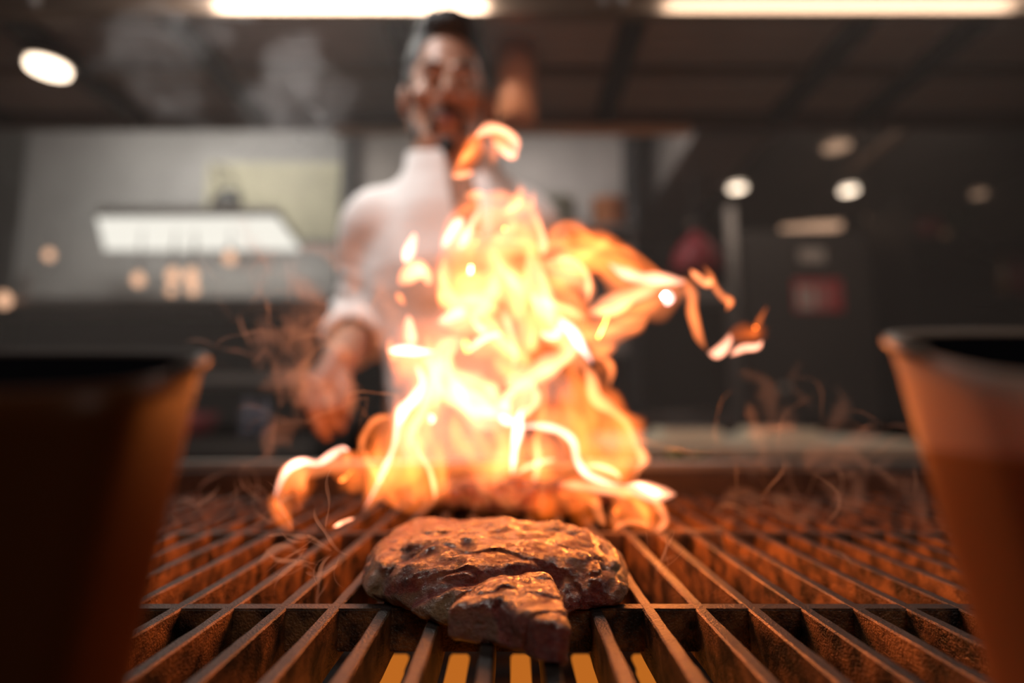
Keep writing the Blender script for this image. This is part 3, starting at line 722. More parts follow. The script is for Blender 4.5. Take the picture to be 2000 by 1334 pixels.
# ------------------------------------------------------------------ the chef
def skin_mat():
    m, N, L, b = mat('skin'); b.inputs['Base Color'].default_value = (.42, .225, .15, 1); b.inputs['Roughness'].default_value = .45
    b.inputs['Subsurface Weight'].default_value = .15; b.inputs['Subsurface Radius'].default_value = (.01, .004, .002); return m
M['skin'] = skin_mat()
M['hair'] = simple('black_hair', (.012, .011, .011), .55, bump=.5, bscale=300)
M['cloth'] = simple('white_cotton', (.80, .76, .74), .85, bump=.3, bscale=400)
M['trouser'] = simple('black_cotton', (.02, .02, .022), .9)
M['eye'] = simple('eye_white', (.55, .5, .47), .2); M['iris'] = simple('dark_iris', (.02, .012, .01), .2)
M['lips'] = simple('lips', (.28, .10, .085), .5)
HC = Vector((-.122, 1.015, 1.592)); HR = Matrix.Rotation(math.radians(7), 3, 'Z') @ Matrix.Rotation(math.radians(10), 3, 'X')
def H(x, y, z): return HC+HR@Vector((x, y, z))
N0, CH, WA, HI = (-.112, 1.035, 1.42), (-.098, 1.045, 1.27), (-.075, 1.05, 1.08), (-.062, 1.06, .93)
S1, E1, W1 = (-.252, 1.035, 1.345), (-.302, 1.135, 1.175), tuple(at(660, 708, .865))
S2, E2, W2 = (.030, 1.06, 1.345), (.085, 1.13, 1.13), (.055, .955, 1.06)
B = SDF((-.42, .73, -.01), (.20, 1.27, 1.76), .0036)
def head(s, g=0):
    R4 = HR.to_4x4()
    s.ell(H(0, .015, .040), (.074+g, .094+g, .086+g), .01, rot=R4); s.ell(H(0, -.018, -.03), (.060+g, .072+g, .086+g), .03, rot=R4)
    s.ell(H(0, -.048, -.098), (.033+g, .032+g, .026+g), .025, rot=R4)
    for q in (-1, 1):
        s.cone(H(q*.052, .0, -.05), H(q*.025, -.05, -.098), .022+g, .022+g, .02); s.ell(H(q*.042, -.062, -.022), (.022, .022, .017), .015, rot=R4)
head(B)
for q in (-1, 1):
    B.cone(H(q*.014, -.084, .022), H(q*.044, -.074, .020), .008, .007, .01)
    B.ell(H(q*.078, .012, -.008), (.011, .020, .031), .006, rot=(HR@Matrix.Rotation(q*.35, 3, 'Z')).to_4x4())
    B.ell(H(q*.012, -.100, -.036), (.009, .010, .008), .004)
    B.ell(H(q*.031, -.098, .002), (.017, .014, .011), .008, 'sub')
B.cone(H(0, -.082, .012), H(0, -.112, -.028), .008, .012, .008)
B.cone(H(-.018, -.087, -.064), H(.018, -.087, -.064), .006, .006, .006); B.cone(H(-.015, -.084, -.074), H(.015, -.084, -.074), .007, .007, .005)
B.cone(H(0, .02, -.07), (-.112, 1.045, 1.40), .055, .058, .03)
B.cone((-.20, 1.045, 1.375), (-.02, 1.055, 1.375), .05, .05, .04)
B.cone(CH, WA, .125, .11, .05, sq=(1.15, .85, 1)); B.cone(WA, HI, .105, .125, .05, sq=(1.2, .85, 1))
B.cone(N0, CH, .07, .12, .06, sq=(1.2, .85, 1))
for S_, E_, W_ in ((S1, E1, W1), (S2, E2, W2)):
    B.cone(S_, E_, .052, .040, .03); B.cone(E_, W_, .041, .027, .012)
for q, fx in ((-1, -.155), (1, .035)):
    B.cone((fx*.5-.031, 1.06, .92), (fx-.01, 1.04, .50), .088, .058, .03); B.cone((fx-.01, 1.04, .50), (fx-.012, 1.09, .07), .055, .036, .02); B.cone((fx-.012, 1.10, .035), (fx-.012, .93, .028), .038, .030, .02, sq=(1.1, 1, .8))
# hand reaching towards the grill: palm, four bent fingers and a thumb from its side
A = lambda x, y, Y_: np.array(at(x, y, Y_))
kn = [A(606, 750, .820), A(620, 762, .812), A(636, 767, .812), A(651, 762, .822)]
w1 = np.array(W1)
for k_ in kn: B.cone(w1, k_, .021, .0125, .008)
B.cone(kn[0], kn[3], .0125, .0125, .006)
FG = [[kn[0], A(597, 786, .798), A(606, 815, .790), A(620, 834, .792)], [kn[1], A(612, 805, .782), A(624, 836, .780), A(637, 852, .786)],
      [kn[2], A(641, 802, .785), A(652, 826, .790), A(664, 836, .800)], [kn[3], A(662, 786, .805), A(669, 806, .812), A(672, 820, .822)]]
for f in FG:
    rr = [.0105, .0098, .0090, .0078]
    for i in range(3): B.cone(f[i], f[i+1], rr[i], rr[i+1], .003)
th = [w1*.55+kn[3]*.45+np.array([.008, -.004, 0]), A(672, 752, .826), A(676, 778, .806), A(670, 795, .794)]
for i in range(3): B.cone(th[i], th[i+1], [.0155, .0125, .011][i], [.0125, .011, .009][i], .004)
# the other hand, lowered behind the flames
w2 = np.array(W2); 
for k in range(4):
    kk = w2+np.array([-.03+.02*k, -.075, -.025]); B.cone(w2, kk, .021, .0125, .008)
    f2 = kk+np.array([.002, -.028, -.022]); B.cone(kk, f2, .0105, .0095, .003); B.cone(f2, f2+np.array([0, -.008, -.030]), .0095, .008, .003)
B.cone(w2+np.array([-.02, -.02, -.005]), w2+np.array([-.048, -.05, -.02]), .015, .0115, .004); B.cone(w2+np.array([-.048, -.05, -.02]), w2+np.array([-.048, -.082, -.035]), .0115, .0095, .003)
chef = B.build('person', M['skin'])
setp(chef, 'person in open white chef jacket behind the flames, one hand lowered over the grill', 'person')
# jacket
J = SDF((-.44, .80, .66), (.22, 1.27, 1.62), .004)
J.cone(CH, WA, .142, .128, .05, sq=(1.15, .88, 1)); J.cone(WA, (-.06, 1.055, .78), .125, .16, .05, sq=(1.18, .9, 1))
J.cone((-.112, 1.04, 1.375), CH, .085, .135, .05, sq=(1.35, .88, 1)); J.cone((-.212, 1.045, 1.372), (-.012, 1.055, 1.372), .056, .056, .05)
J.cone(S1, E1, .066, .060, .03); J.cone(S2, E2, .066, .060, .03)
fe = lambda E_, W_, t: tuple(np.array(E_)*(1-t)+np.array(W_)*t)
J.cone(E1, fe(E1, W1, .42), .060, .055, .02); J.cone(E2, fe(E2, W2, .60), .060, .050, .02)
J.cone((-.112, 1.045, 1.37), (-.112, 1.042, 1.425), .118, .096, .03); J.cone((-.112, 1.05, 1.40), (-.114, 1.042, 1.50), .096, .090, .010)
J.cone((-.112, 1.045, 1.47), (-.116, 1.03, 1.62), .071, .082, .003, 'sub')
J.cone((-.084, .955, 1.52), (-.066, .925, 1.32), .048, .026, .004, 'sub')
for E_, W_, t in ((E1, W1, .42), (E2, W2, .60)):
    a_, b_ = np.array(fe(E_, W_, t)), np.array(fe(E_, W_, t+.25)); J.cone(a_+(b_-a_)*.25, b_, .043, .046, .003, 'sub')
sl, X, Y, Z = J.reg(J.lo, J.lo+np.array(J.n)*J.h)
J.F = np.maximum(J.F, (.70-Z)+0*X+0*Y); J.F = np.maximum(J.F, Z-1.492-.30*(Y-1.045)+0*X)
def folds(V, N):
    f = fbm(V*np.array([1, .6, 1.]), 11, 2)*.006
    el = np.exp(-((V-np.array(E1))**2).sum(1)/.012); f += el*np.sin((V[:, 2]*1.0+V[:, 0]*.5)*190)*.005
    return f+np.sin(V[:, 0]*60+V[:, 2]*35)*.002
jo = J.build('chef_jacket', M['cloth'], chef, folds)
jo['label'] = 'white long-sleeved chef jacket with open stand collar'
T = SDF((-.30, .90, .05), (.18, 1.22, .98), .006)
T.cone((-.062, 1.055, .93), (-.062, 1.055, .86), .13, .135, .04, sq=(1.2, .9, 1))
for fx in (-.155, .035):
    T.cone((fx*.5-.031, 1.06, .90), (fx-.01, 1.045, .50), .1, .075, .03); T.cone((fx-.01, 1.045, .50), (fx-.012, 1.09, .10), .074, .058, .02)
T.build('trousers', M['trouser'], chef)
for fx in (-.167, .023):
    S = SDF((fx-.07, .85, 0), (fx+.07, 1.18, .14), .005)
    S.cone((fx, 1.10, .05), (fx, .92, .036), .05, .042, .02, sq=(1.05, 1, .9)); S.cone((fx, 1.10, .05), (fx, 1.10, .10), .048, .048, .02)
    S.build('shoe', M['trouser'], chef)
# hair: short sides and a fuller top
Hh = SDF((-.24, .88, 1.48), (0, 1.16, 1.76), .003)
R4 = HR.to_4x4()
Hh.ell(H(0, .022, .048), (.0805, .098, .090), .01, rot=R4); Hh.ell(H(0, -.015, .112), (.058, .070, .032), .02, rot=R4)
for q in (-1, 1): Hh.cone(H(q*.070, .0, .03), H(q*.071, -.004, -.03), .010, .006, .01)
Hh.ell(H(0, -.085, .012), (.066, .062, .083), .006, 'sub', rot=R4); Hh.ell(H(0, .0, -.13), (.12, .14, .105), .01, 'sub', rot=R4)
for q in (-1, 1): Hh.ell(H(q*.085, .012, -.01), (.02, .026, .036), .005, 'sub', rot=R4)
Hh.build('hair', M['hair'], chef, lambda V, N: fbm(V*np.array([1.5, .5, 1]), 90, 3)*.003)
Bd = SDF((-.24, .86, 1.44), (0, 1.10, 1.62), .0025)
for q in (-1, 1):
    Bd.cone(H(q*.063, -.012, -.040), H(q*.047, -.040, -.085), .009, .014, .01); Bd.cone(H(q*.047, -.040, -.085), H(0, -.066, -.110), .014, .019, .012)
    Bd.cone(H(0, -.094, -.052), H(q*.024, -.084, -.058), .0065, .006, .004); Bd.cone(H(q*.024, -.084, -.058), H(q*.026, -.074, -.085), .006, .009, .006)
Bd.build('beard', M['hair'], chef, lambda V, N: fbm(V, 200, 2)*.0012)
for q in (-1, 1):
    mb = MB(); mb.tube([H(q*.012, -.0925, .021), H(q*.028, -.0925, .0265), H(q*.046, -.081, .022)], [.0035, .0045, .0025], 8, .8); mb.build('eyebrow', M['hair'], chef, True)
    c = H(q*.031, -.079, .001); prof = [(.0001, -.0118)]+[(.0118*math.sin(a), -.0118*math.cos(a)) for a in np.linspace(.2, PI-.2, 10)]+[(.0001, .0118)]
    ey = MB().lathe(c, prof, 18).build('eyeball', M['eye'], chef, True)
    g = c+HR@Vector((0, -.0098, -.004)); MB().lathe(g, [(.0001, -.005), (.004, -.003), (.005, 0), (.004, .003), (.0001, .005)], 14).build('iris', M['iris'], ey, True)
    lid = MB(); lid.tube([H(q*.031-.013, -.087, .004), H(q*.031, -.0925, .005), H(q*.031+.013, -.087, .004)], [.0025, .0045, .0025], 8); lid.build('eyelid', M['skin'], chef, True)
mb = MB(); mb.tube([H(-.021, -.089, -.067), H(0, -.0955, -.066), H(.021, -.089, -.067)], [.002, .005, .002], 8, .7); mb.tube([H(-.017, -.088, -.073), H(0, -.0935, -.0745), H(.017, -.088, -.073)], [.002, .0055, .002], 8, .7)
mb.build('lips', M['lips'], chef, True)
# ------------------------------------------------------------------ fire: glowing gas in closed curved sheets and tongues
_fm = {}
def fire_mat(E, B):
    """uniform glowing gas; E is radiance per metre of gas, B the look of the tongue (hotter is whiter)"""
    key = (round(math.log(E)*3), round(B*2))
    if key in _fm: return _fm[key]
    E = math.exp(key[0]/3); B_ = key[1]/2
    m = bpy.data.materials.new('fire'); m.use_nodes = True; N = m.node_tree.nodes; N.clear()
    e = N.new('ShaderNodeEmission'); e.inputs[0].default_value = (1, min(.62, .15+.075*B_), min(.45, .012+.035*B_+.012*B_*B_), 1); e.inputs[1].default_value = E
    o = N.new('ShaderNodeOutputMaterial'); m.node_tree.links.new(e.outputs[0], o.inputs['Volume'])
    _fm[key] = m; return m
def catmull(P, n):
    P = np.array(P, float); Q = np.vstack([2*P[0]-P[1], P, 2*P[-1]-P[-2]]); R = []
    m = len(P)-1
    for s in np.linspace(0, m-1e-6, n):
        i = int(s); t = s-i; a, b, c, d = Q[i:i+4]
        R.append(.5*((2*b)+(-a+c)*t+(2*a-5*b+4*c-d)*t*t+(-a+3*b-3*c+d)*t**3))
    return np.array(R)
frng = random.Random(11)
def px3(x, y, Y): return np.array(at(x, y, Y))
def tongue(P, B, name, parent, wob=1.0, blunt=.25, flat=.5, side=None, skew=1.0, geo=False):
    """P rows: pixel x, pixel y, half width in pixels, distance; becomes a closed 3D body with real thickness"""
    P = np.array(P, float); L = np.sqrt((np.diff(P[:, :2], axis=0)**2).sum(1)).sum(); n = int(max(10, min(60, L/6)))
    C = catmull(P, n); C[:, 2] = np.maximum(C[:, 2], .8); ph = frng.uniform(0, 9)
    cen = np.array([px3(c[0], c[1], c[3]) for c in C]); wm = C[:, 2]*C[:, 3]/FPX
    s = np.linspace(0, 1, n); W = np.linspace(0, L, n)
    endt = np.clip(s/max(.02, blunt), 0, 1)**.5*np.clip((1-s)/max(.02, blunt), 0, 1)**.5
    wm = wm*np.maximum(endt, .04)*(1+.12*wob*np.sin(W/23+ph)+.08*wob*np.sin(W/9+2*ph))
    V = []; k_n = 20; tw = frng.uniform(-.5, .5); sd0 = (frng.choice((-1, 1)) if side is None else side)*skew
    U = [-math.cos(PI*k/10) for k in range(11)]
    def prof(u, sk):                      # thickness across the sheet: soft, with its bright edge to one side
        sk = max(-1.45, min(1.45, sk)); c = sk*.62; x = (u-c)/((1+c) if u < c else (1-c)+1e-9)
        return max(0, 1-abs(x)**1.6)**(.75 if (u-c)*sk <= 0 else 1.5) if sk else (1-u*u)**.8
    for i in range(n):
        t = cen[min(i+1, n-1)]-cen[max(i-1, 0)]; t = t/(np.linalg.norm(t)+1e-9)
        vd = cen[i]-np.array([0, 0, CAMZ]); vd /= np.linalg.norm(vd)
        a = np.cross(t, vd); a /= np.linalg.norm(a)+1e-9; b = np.cross(t, a)
        ang = tw*math.sin(i/n*3+ph); a, b = a*math.cos(ang)+b*math.sin(ang), -a*math.sin(ang)+b*math.cos(ang)
        th = min(wm[i], .0035+flat*wm[i]); sk = sd0*(.65+.35*math.sin(i*.23+ph))
        for k in range(k_n):
            u = U[k] if k <= 10 else U[20-k]; sg = 1 if k <= 10 else -1
            if k in (0, 10): h_ = 0
            else: h_ = sg*th*prof(u, sk)
            r = 1+.10*wob*math.sin(2.2*u+i*.33+ph)+.08*wob*math.sin(5*u-i*.6)
            bow = .25*wm[i]*(u*u)*math.sin(ph+i*.12)          # the sheet is cupped, not flat
            V.append(cen[i]+a*u*wm[i]*r+b*(h_+bow))
    F = [(i*k_n+k, i*k_n+(k+1) % k_n, (i+1)*k_n+(k+1) % k_n, (i+1)*k_n+k) for i in range(n-1) for k in range(k_n)]
    F += [tuple(range(k_n))[::-1], tuple((n-1)*k_n+k for k in range(k_n))]
    if geo: return V, F
    wmid = float(np.median(wm)); th = min(wmid, .0035+flat*wmid)
    E = B/(2*th)
    return MB().raw(V, F).build(name, fire_mat(E, B), parent, True)
FY = .50
def fire(parent, strokes, name='flame_tongue', fil=True):
    for st in strokes:
        B, P = st[0], st[1]; Y0 = st[2] if len(st) > 2 else FY; Y1 = st[3] if len(st) > 3 else Y0
        j = frng.uniform(-.022, .022); ph = frng.uniform(0, 6); n = len(P)
        Q = [(p[0], p[1], p[2], Y0+(Y1-Y0)*i/max(1, n-1)+j+.010*math.sin(i*1.3+ph)) for i, p in enumerate(P)]
        w = np.mean([p[2] for p in P])
        Q = [(q[0], q[1], q[2]*(1.65 if w > 19 else 1.45 if w > 9 else 1.25), q[3]) for q in Q]
        B = B*(.66 if w > 19 else .6 if w > 9 else .9)
        o = tongue(Q, B*(.8 if w > 9 and fil else 1.1), name, parent, skew=1.0 if w > 7 else .6)
        LQ = sum(math.hypot(Q[i+1][0]-Q[i][0], Q[i+1][1]-Q[i][1]) for i in range(n-1))
        if 3.5 < w <= 9 and LQ > 75 and fil and np.mean([q[0] for q in Q]) < 1320:      # a thin veil trails off one side of every bright edge
            s_ = -1 if LQ % 2 < .6 else 1; R = []
            for i, q in enumerate(Q):
                a_, b_ = Q[max(i-1, 0)], Q[min(i+1, n-1)]; dx, dy = b_[0]-a_[0], b_[1]-a_[1]; l = math.hypot(dx, dy)+1e-6
                if i == 0: s_ = 1 if (dy/l)*(985-q[0])+(-dx/l)*(760-q[1])*.6 > 0 else -1
                R.append((q[0]+s_*dy/l*q[2]*2.2, q[1]-s_*dx/l*q[2]*2.2, q[2]*3.2, q[3]+.004))
            tongue(R, B*.28, 'flame_veil', o, side=-s_, skew=1.3, flat=.3)
        if w > 9 and fil:
            for k in range(2 if w > 12 else 1):       # brighter folds running inside the sheet
                off = frng.uniform(-.62, .62); ph2 = frng.uniform(0, 6); C = catmull(Q, max(5, len(Q)*2)); R = []
                for i, c in enumerate(C):
                    a = C[min(i+1, len(C)-1)]-C[max(i-1, 0)]; nrm = np.array([-a[1], a[0]])/(np.hypot(a[0], a[1])+1e-6)
                    o2 = (off+.3*math.sin(i*.9+ph2))*c[2]
                    R.append((c[0]+nrm[0]*o2, c[1]+nrm[1]*o2, max(1.5, c[2]*frng.uniform(.22, .5)), c[3]+.004*math.sin(i+ph2)))
                tongue(R, B*frng.uniform(.35, .9), 'bright_fold', o, 1.3, .4, .8)
fl = empty('flame', at(985, 1000, .5), 'large orange-white blaze rising from the grate behind the steak, leaning right', 'fire')
MAIN = [
 # crown
 (1.3, [(866, 500, 8), (890, 440, 20), (935, 410, 22), (985, 415, 26), (1030, 430, 24), (1056, 470, 12)]),
 (.9, [(930, 400, 10), (960, 440, 34), (990, 480, 40), (1000, 520, 36)]),
 (3.6, [(862, 486, 6), (884, 452, 10), (906, 424, 9)]), (3, [(896, 490, 7), (915, 450, 8), (938, 405, 6)]),
 (2.6, [(1018, 358, 5), (1018, 385, 11), (1006, 410, 15), (985, 428, 10)]), (.8, [(1043, 370, 4), (1040, 395, 6), (1032, 410, 5)]),
 (2.0, [(1035, 405, 4), (1052, 440, 5), (1062, 475, 7), (1058, 500, 8)]), (1.6, [(950, 470, 5), (990, 455, 8), (1005, 425, 7)]),
 (2.6, [(930, 520, 10), (980, 485, 14), (1030, 480, 12), (1065, 490, 12)]),
 # core
 (3.0, [(872, 520, 12), (890, 560, 26), (940, 570, 28), (985, 560, 24)]), (3.4, [(960, 480, 12), (975, 530, 20), (1000, 580, 22), (1010, 630, 18)]),
 (4.0, [(1035, 480, 10), (1040, 530, 16), (1060, 590, 18), (1080, 640, 14)]), (3.6, [(985, 500, 8), (962, 560, 12), (945, 610, 14), (905, 640, 14), (850, 632, 3)]),
 (3.2, [(1000, 510, 8), (1008, 580, 12), (1030, 650, 14), (1050, 690, 10)]), (2.2, [(920, 600, 16), (960, 650, 22), (1010, 690, 20), (1030, 720, 14)]),
 (.8, [(950, 430, 30), (950, 520, 68), (975, 620, 92), (985, 720, 92), (975, 800, 50)], .53),
 (1.0, [(1060, 520, 20), (1080, 600, 40), (1100, 680, 30)], .53),
 (3.0, [(870, 500, 7), (866, 540, 9), (880, 590, 12), (915, 625, 10)]), (2.0, [(980, 600, 6), (995, 640, 7), (1005, 690, 6), (1000, 730, 4)]),
 # right arm
 (1.5, [(1060, 500, 10), (1085, 475, 24), (1110, 462, 24), (1145, 478, 24), (1190, 492, 22), (1235, 515, 18), (1280, 535, 12), (1310, 548, 6)], .5, .49),
 (3.4, [(1058, 515, 12), (1100, 525, 20), (1135, 545, 18), (1148, 575, 10), (1148, 592, 5)]),
 (2.4, [(1192, 466, 7), (1165, 485, 10), (1125, 500, 14), (1080, 505, 12)]), (1.6, [(1050, 540, 10), (1080, 550, 14), (1110, 560, 12)]),
 (3.2, [(1186, 512, 6), (1220, 532, 10), (1260, 545, 12), (1310, 548, 10), (1340, 550, 7)]), (1.4, [(1160, 520, 8), (1195, 540, 14), (1228, 562, 8)]),
 (1.2, [(1335, 540, 10), (1350, 575, 11), (1352, 610, 9), (1364, 650, 8), (1380, 685, 5)], .49, .47),
 (2.8, [(1382, 688, 6), (1402, 690, 9), (1420, 670, 8), (1426, 650, 5)], .47), (2.8, [(1424, 696, 4), (1450, 680, 7), (1478, 677, 6), (1490, 664, 4)], .47),
 (.5, [(1420, 652, 8), (1450, 655, 16), (1480, 655, 12), (1492, 630, 8)], .47), (.45, [(1470, 660, 5), (1482, 628, 5), (1500, 595, 3)], .47),
 # lower right arms
 (4.2, [(1150, 608, 14), (1180, 604, 18), (1225, 582, 12), (1270, 562, 9), (1320, 548, 7)]), (2.6, [(1140, 640, 8), (1200, 628, 13), (1250, 605, 12), (1296, 582, 9)]),
 (5, [(1300, 570, 6), (1304, 580, 9), (1304, 594, 5)]), (1.8, [(1120, 655, 12), (1180, 655, 18), (1235, 640, 16), (1266, 612, 8)]), (2.0, [(1140, 690, 8), (1175, 688, 12), (1206, 676, 9)]),
 (1.3, [(1050, 575, 10), (1085, 555, 14), (1115, 565, 14), (1120, 590, 10)]), (3.4, [(1030, 575, 10), (1070, 600, 14), (1110, 612, 12), (1148, 622, 7)]),
 (3.4, [(1040, 560, 12), (1075, 630, 22), (1110, 680, 12)]),
 # middle ring
 (4.0, [(920, 672, 12), (885, 668, 16), (862, 690, 16), (866, 730, 18), (890, 770, 20), (925, 800, 22), (960, 818, 18), (990, 812, 12)]),
 (4.4, [(985, 745, 16), (1020, 740, 20), (1060, 725, 18), (1095, 700, 13), (1118, 668, 9), (1124, 640, 7)]),
 (4.5, [(1030, 735, 14), (1022, 770, 22), (1010, 800, 20), (1012, 825, 9)]), (3.2, [(915, 690, 4), (935, 668, 6), (960, 655, 5), (985, 652, 3)]),
 (4.4, [(1090, 620, 7), (1118, 650, 9), (1140, 685, 7), (1158, 712, 3)]), (4.0, [(880, 720, 20), (920, 765, 26), (960, 790, 24), (1000, 790, 18)]),
 (2.2, [(960, 690, 6), (990, 720, 14), (1010, 740, 16)]), (2.6, [(1050, 640, 9), (1040, 665, 9), (1030, 690, 10)]), (2.6, [(920, 610, 4), (935, 640, 7), (955, 648, 5)]),
 (3.2, [(1055, 650, 9), (1085, 655, 7), (1095, 630, 8)]),
 # left spikes and the sharp level tongue
 (4.6, [(755, 686, 3), (785, 684, 8), (820, 686, 6), (855, 688, 3)], .47), (2.4, [(796, 612, 3), (800, 645, 10), (806, 680, 12)], .47), (1.2, [(764, 655, 3), (762, 680, 7), (775, 705, 8)], .47),
 (1.4, [(836, 650, 4), (835, 690, 8), (830, 720, 10)], .47), (2.6, [(850, 632, 2), (880, 622, 10), (915, 605, 14)]),
 (.8, [(800, 680, 20), (820, 720, 28), (825, 780, 26), (815, 830, 22)], .48),
 # left column
 (3.6, [(812, 710, 9), (826, 745, 10), (812, 775, 9), (790, 800, 8), (776, 830, 6), (770, 870, 5), (752, 915, 5), (730, 960, 4), (704, 1008, 2)], .48, .43),
 (2.0, [(845, 700, 7), (846, 750, 8), (826, 800, 9), (806, 840, 8), (800, 880, 5)], .48, .46), (1.8, [(860, 690, 6), (858, 740, 8), (850, 800, 8)], .48),
 (2.0, [(808, 855, 3), (818, 885, 4), (838, 915, 4), (848, 950, 4), (850, 980, 3)], .46),
 (.9, [(815, 800, 16), (808, 860, 30), (790, 920, 34), (775, 980, 30)], .47, .45), (.9, [(840, 800, 14), (855, 860, 22), (862, 920, 22), (855, 970, 20)], .48, .5),
 (.55, [(860, 860, 18), (855, 930, 34), (850, 990, 26)], .48), (.7, [(785, 620, 10), (780, 720, 12), (775, 760, 8)], .5),
 (3, [(837, 810, 4), (844, 818, 6), (840, 826, 4)], .47),
 # lower middle
 (1.3, [(885, 800, 10), (892, 850, 15), (902, 900, 14)], .52), (1.5, [(935, 820, 16), (948, 870, 26), (952, 920, 28), (950, 960, 14)], .52),
 (4.0, [(1018, 800, 9), (1010, 850, 8), (1003, 890, 6), (1000, 930, 3)], .5), (1.6, [(1062, 730, 9), (1062, 800, 13), (1060, 870, 16), (1058, 950, 16)], .52),
 (4.2, [(975, 812, 4), (992, 822, 8), (1012, 824, 5)]), (3.4, [(1000, 840, 3), (1040, 831, 6), (1085, 838, 7), (1118, 862, 7), (1128, 900, 5), (1150, 928, 6), (1190, 944, 6), (1225, 948, 4)], .5, .47),
 (2.6, [(1135, 912, 2), (1165, 910, 5), (1200, 922, 6), (1212, 935, 4)], .48), (2.4, [(1000, 930, 2), (1030, 912, 4), (1065, 900, 4), (1090, 898, 3)]),
 (2.0, [(1046, 850, 4), (1050, 900, 5), (1044, 945, 5)]), (1.0, [(1080, 850, 14), (1090, 890, 30), (1110, 920, 28)], .51),
 (.9, [(985, 830, 22), (1000, 880, 36), (1005, 930, 30)], .52),
 # right plume
 (.55, [(1115, 710, 12), (1140, 770, 30), (1160, 840, 44), (1190, 900, 44), (1200, 950, 24)], .51), (.8, [(1108, 720, 6), (1120, 780, 12), (1130, 850, 14), (1140, 900, 8)], .5),
 (1.6, [(1135, 700, 9), (1152, 735, 12), (1165, 775, 12), (1195, 800, 9), (1225, 830, 7), (1243, 870, 7), (1258, 896, 8), (1246, 918, 6), (1238, 945, 4)], .5),
 (1.1, [(1188, 760, 4), (1194, 722, 6), (1182, 702, 6), (1160, 694, 5)], .5), (.8, [(1200, 800, 16), (1215, 850, 30), (1218, 900, 24), (1225, 945, 12)], .51),
 # right foot
 (1.8, [(1085, 945, 6), (1140, 950, 10), (1200, 958, 10), (1240, 966, 8)], .47), (5.5, [(1215, 950, 7), (1250, 958, 12), (1290, 964, 13), (1322, 966, 6)], .47, .45),
 (1.3, [(1275, 970, 6), (1292, 995, 7), (1298, 1020, 6), (1280, 1040, 5)], .45), (.9, [(1225, 965, 10), (1205, 1000, 10), (1195, 1030, 9)], .46),
 (1.0, [(1196, 1040, 3), (1215, 1022, 5), (1250, 1020, 5), (1276, 1036, 4)], .44), (.5, [(1240, 970, 24), (1250, 1005, 28), (1240, 1035, 14)], .46),
 (1.0, [(1160, 965, 8), (1168, 1000, 9), (1182, 1030, 6)], .45), (.35, [(1060, 950, 22), (1075, 985, 30), (1080, 1010, 20)], .47), (.35, [(1130, 960, 16), (1140, 1000, 20), (1150, 1025, 12)], .46),
 (.9, [(868, 915, 10), (940, 925, 16), (1040, 935, 16), (1130, 940, 12)], .56),
 # wide thin veils
 (1.3, [(800, 760, 20), (795, 830, 34), (800, 900, 44), (800, 960, 44), (790, 1000, 26)], .47, .45), (1.0, [(760, 840, 14), (750, 900, 20), (735, 950, 16), (715, 995, 8)], .46),
 (1.2, [(1120, 700, 14), (1140, 760, 24), (1175, 820, 36), (1205, 880, 40), (1215, 940, 30)], .51), (1.0, [(1090, 740, 10), (1110, 820, 20), (1130, 900, 22)], .52),
 (1.0, [(860, 640, 16), (850, 700, 24), (850, 760, 26), (870, 820, 24)], .5), (1.0, [(905, 790, 14), (915, 850, 24), (925, 910, 26)], .52),
 (1.2, [(1070, 480, 16), (1130, 490, 30), (1200, 510, 26), (1260, 535, 14)], .5), (1.0, [(1100, 560, 12), (1130, 620, 26), (1160, 660, 26), (1200, 670, 16)], .5),
 (1.4, [(880, 440, 12), (905, 500, 30), (920, 560, 40), (930, 620, 36)], .51), (1.2, [(1010, 420, 16), (1040, 480, 26), (1060, 540, 26)], .51),
 (2.2, [(900, 560, 10), (955, 545, 13), (1010, 560, 12), (1050, 600, 8)]), (2.2, [(890, 600, 8), (930, 590, 12), (975, 610, 10)]), (2.0, [(1010, 510, 9), (1020, 560, 13), (1010, 620, 10)]),
 (1.2, [(1180, 950, 10), (1220, 975, 18), (1250, 1005, 18), (1262, 1030, 8)], .46), (.9, [(1090, 950, 20), (1130, 965, 22), (1170, 985, 16)], .47),
]
fire(fl, MAIN)
# separate licks
def lick(label, strokes, pos, nm='flame_wisp', part='wisp_curl'):
    e = empty(nm, at(*pos, .48), label, 'fire'); fire(e, strokes, part)
lick('curled yellow flame wisp floating in front of the chef collar', [
 (1.5, [(880, 344, 4), (902, 328, 11), (918, 300, 15), (932, 272, 13), (950, 258, 9)], .49), (2.6, [(926, 268, 6), (945, 254, 10), (968, 251, 10), (993, 262, 10), (1008, 282, 9), (1008, 300, 6)], .49),
 (2.4, [(962, 272, 4), (982, 292, 7), (1000, 304, 7), (1010, 298, 5)], .49), (1.0, [(960, 258, 8), (985, 276, 14), (1005, 290, 8)], .49), (2.2, [(880, 345, 3), (903, 342, 6), (928, 335, 4)], .49)], (930, 345))
lick('small level orange flame scrap just below the floating curl', [(1.4, [(906, 381, 4), (928, 380, 8), (950, 380, 5)], .49)], (928, 388))
lick('tall narrow flame flake left of the blaze, in front of the chef chest', [(3.0, [(790, 514, 4), (798, 495, 9), (806, 470, 7), (810, 454, 3)], .47)], (792, 515))
lick('bent white-hot flame scrap left of the blaze, below the narrow flake', [(4.2, [(778, 556, 5), (792, 545, 14), (812, 530, 14), (826, 530, 10), (838, 545, 8), (836, 556, 4)], .47)], (800, 560))
lick('tiny orange flame spot low left of the blaze, under the bent scrap', [(1.0, [(776, 572, 3), (782, 584, 5), (792, 598, 2)], .47)], (782, 590))
lick('small upright orange flame spot between the bent scrap and the blaze', [(1.0, [(861, 568, 3), (861, 584, 6), (863, 604, 3)], .48), (.9, [(852, 520, 3), (864, 545, 5), (872, 562, 2)], .48)], (861, 600))
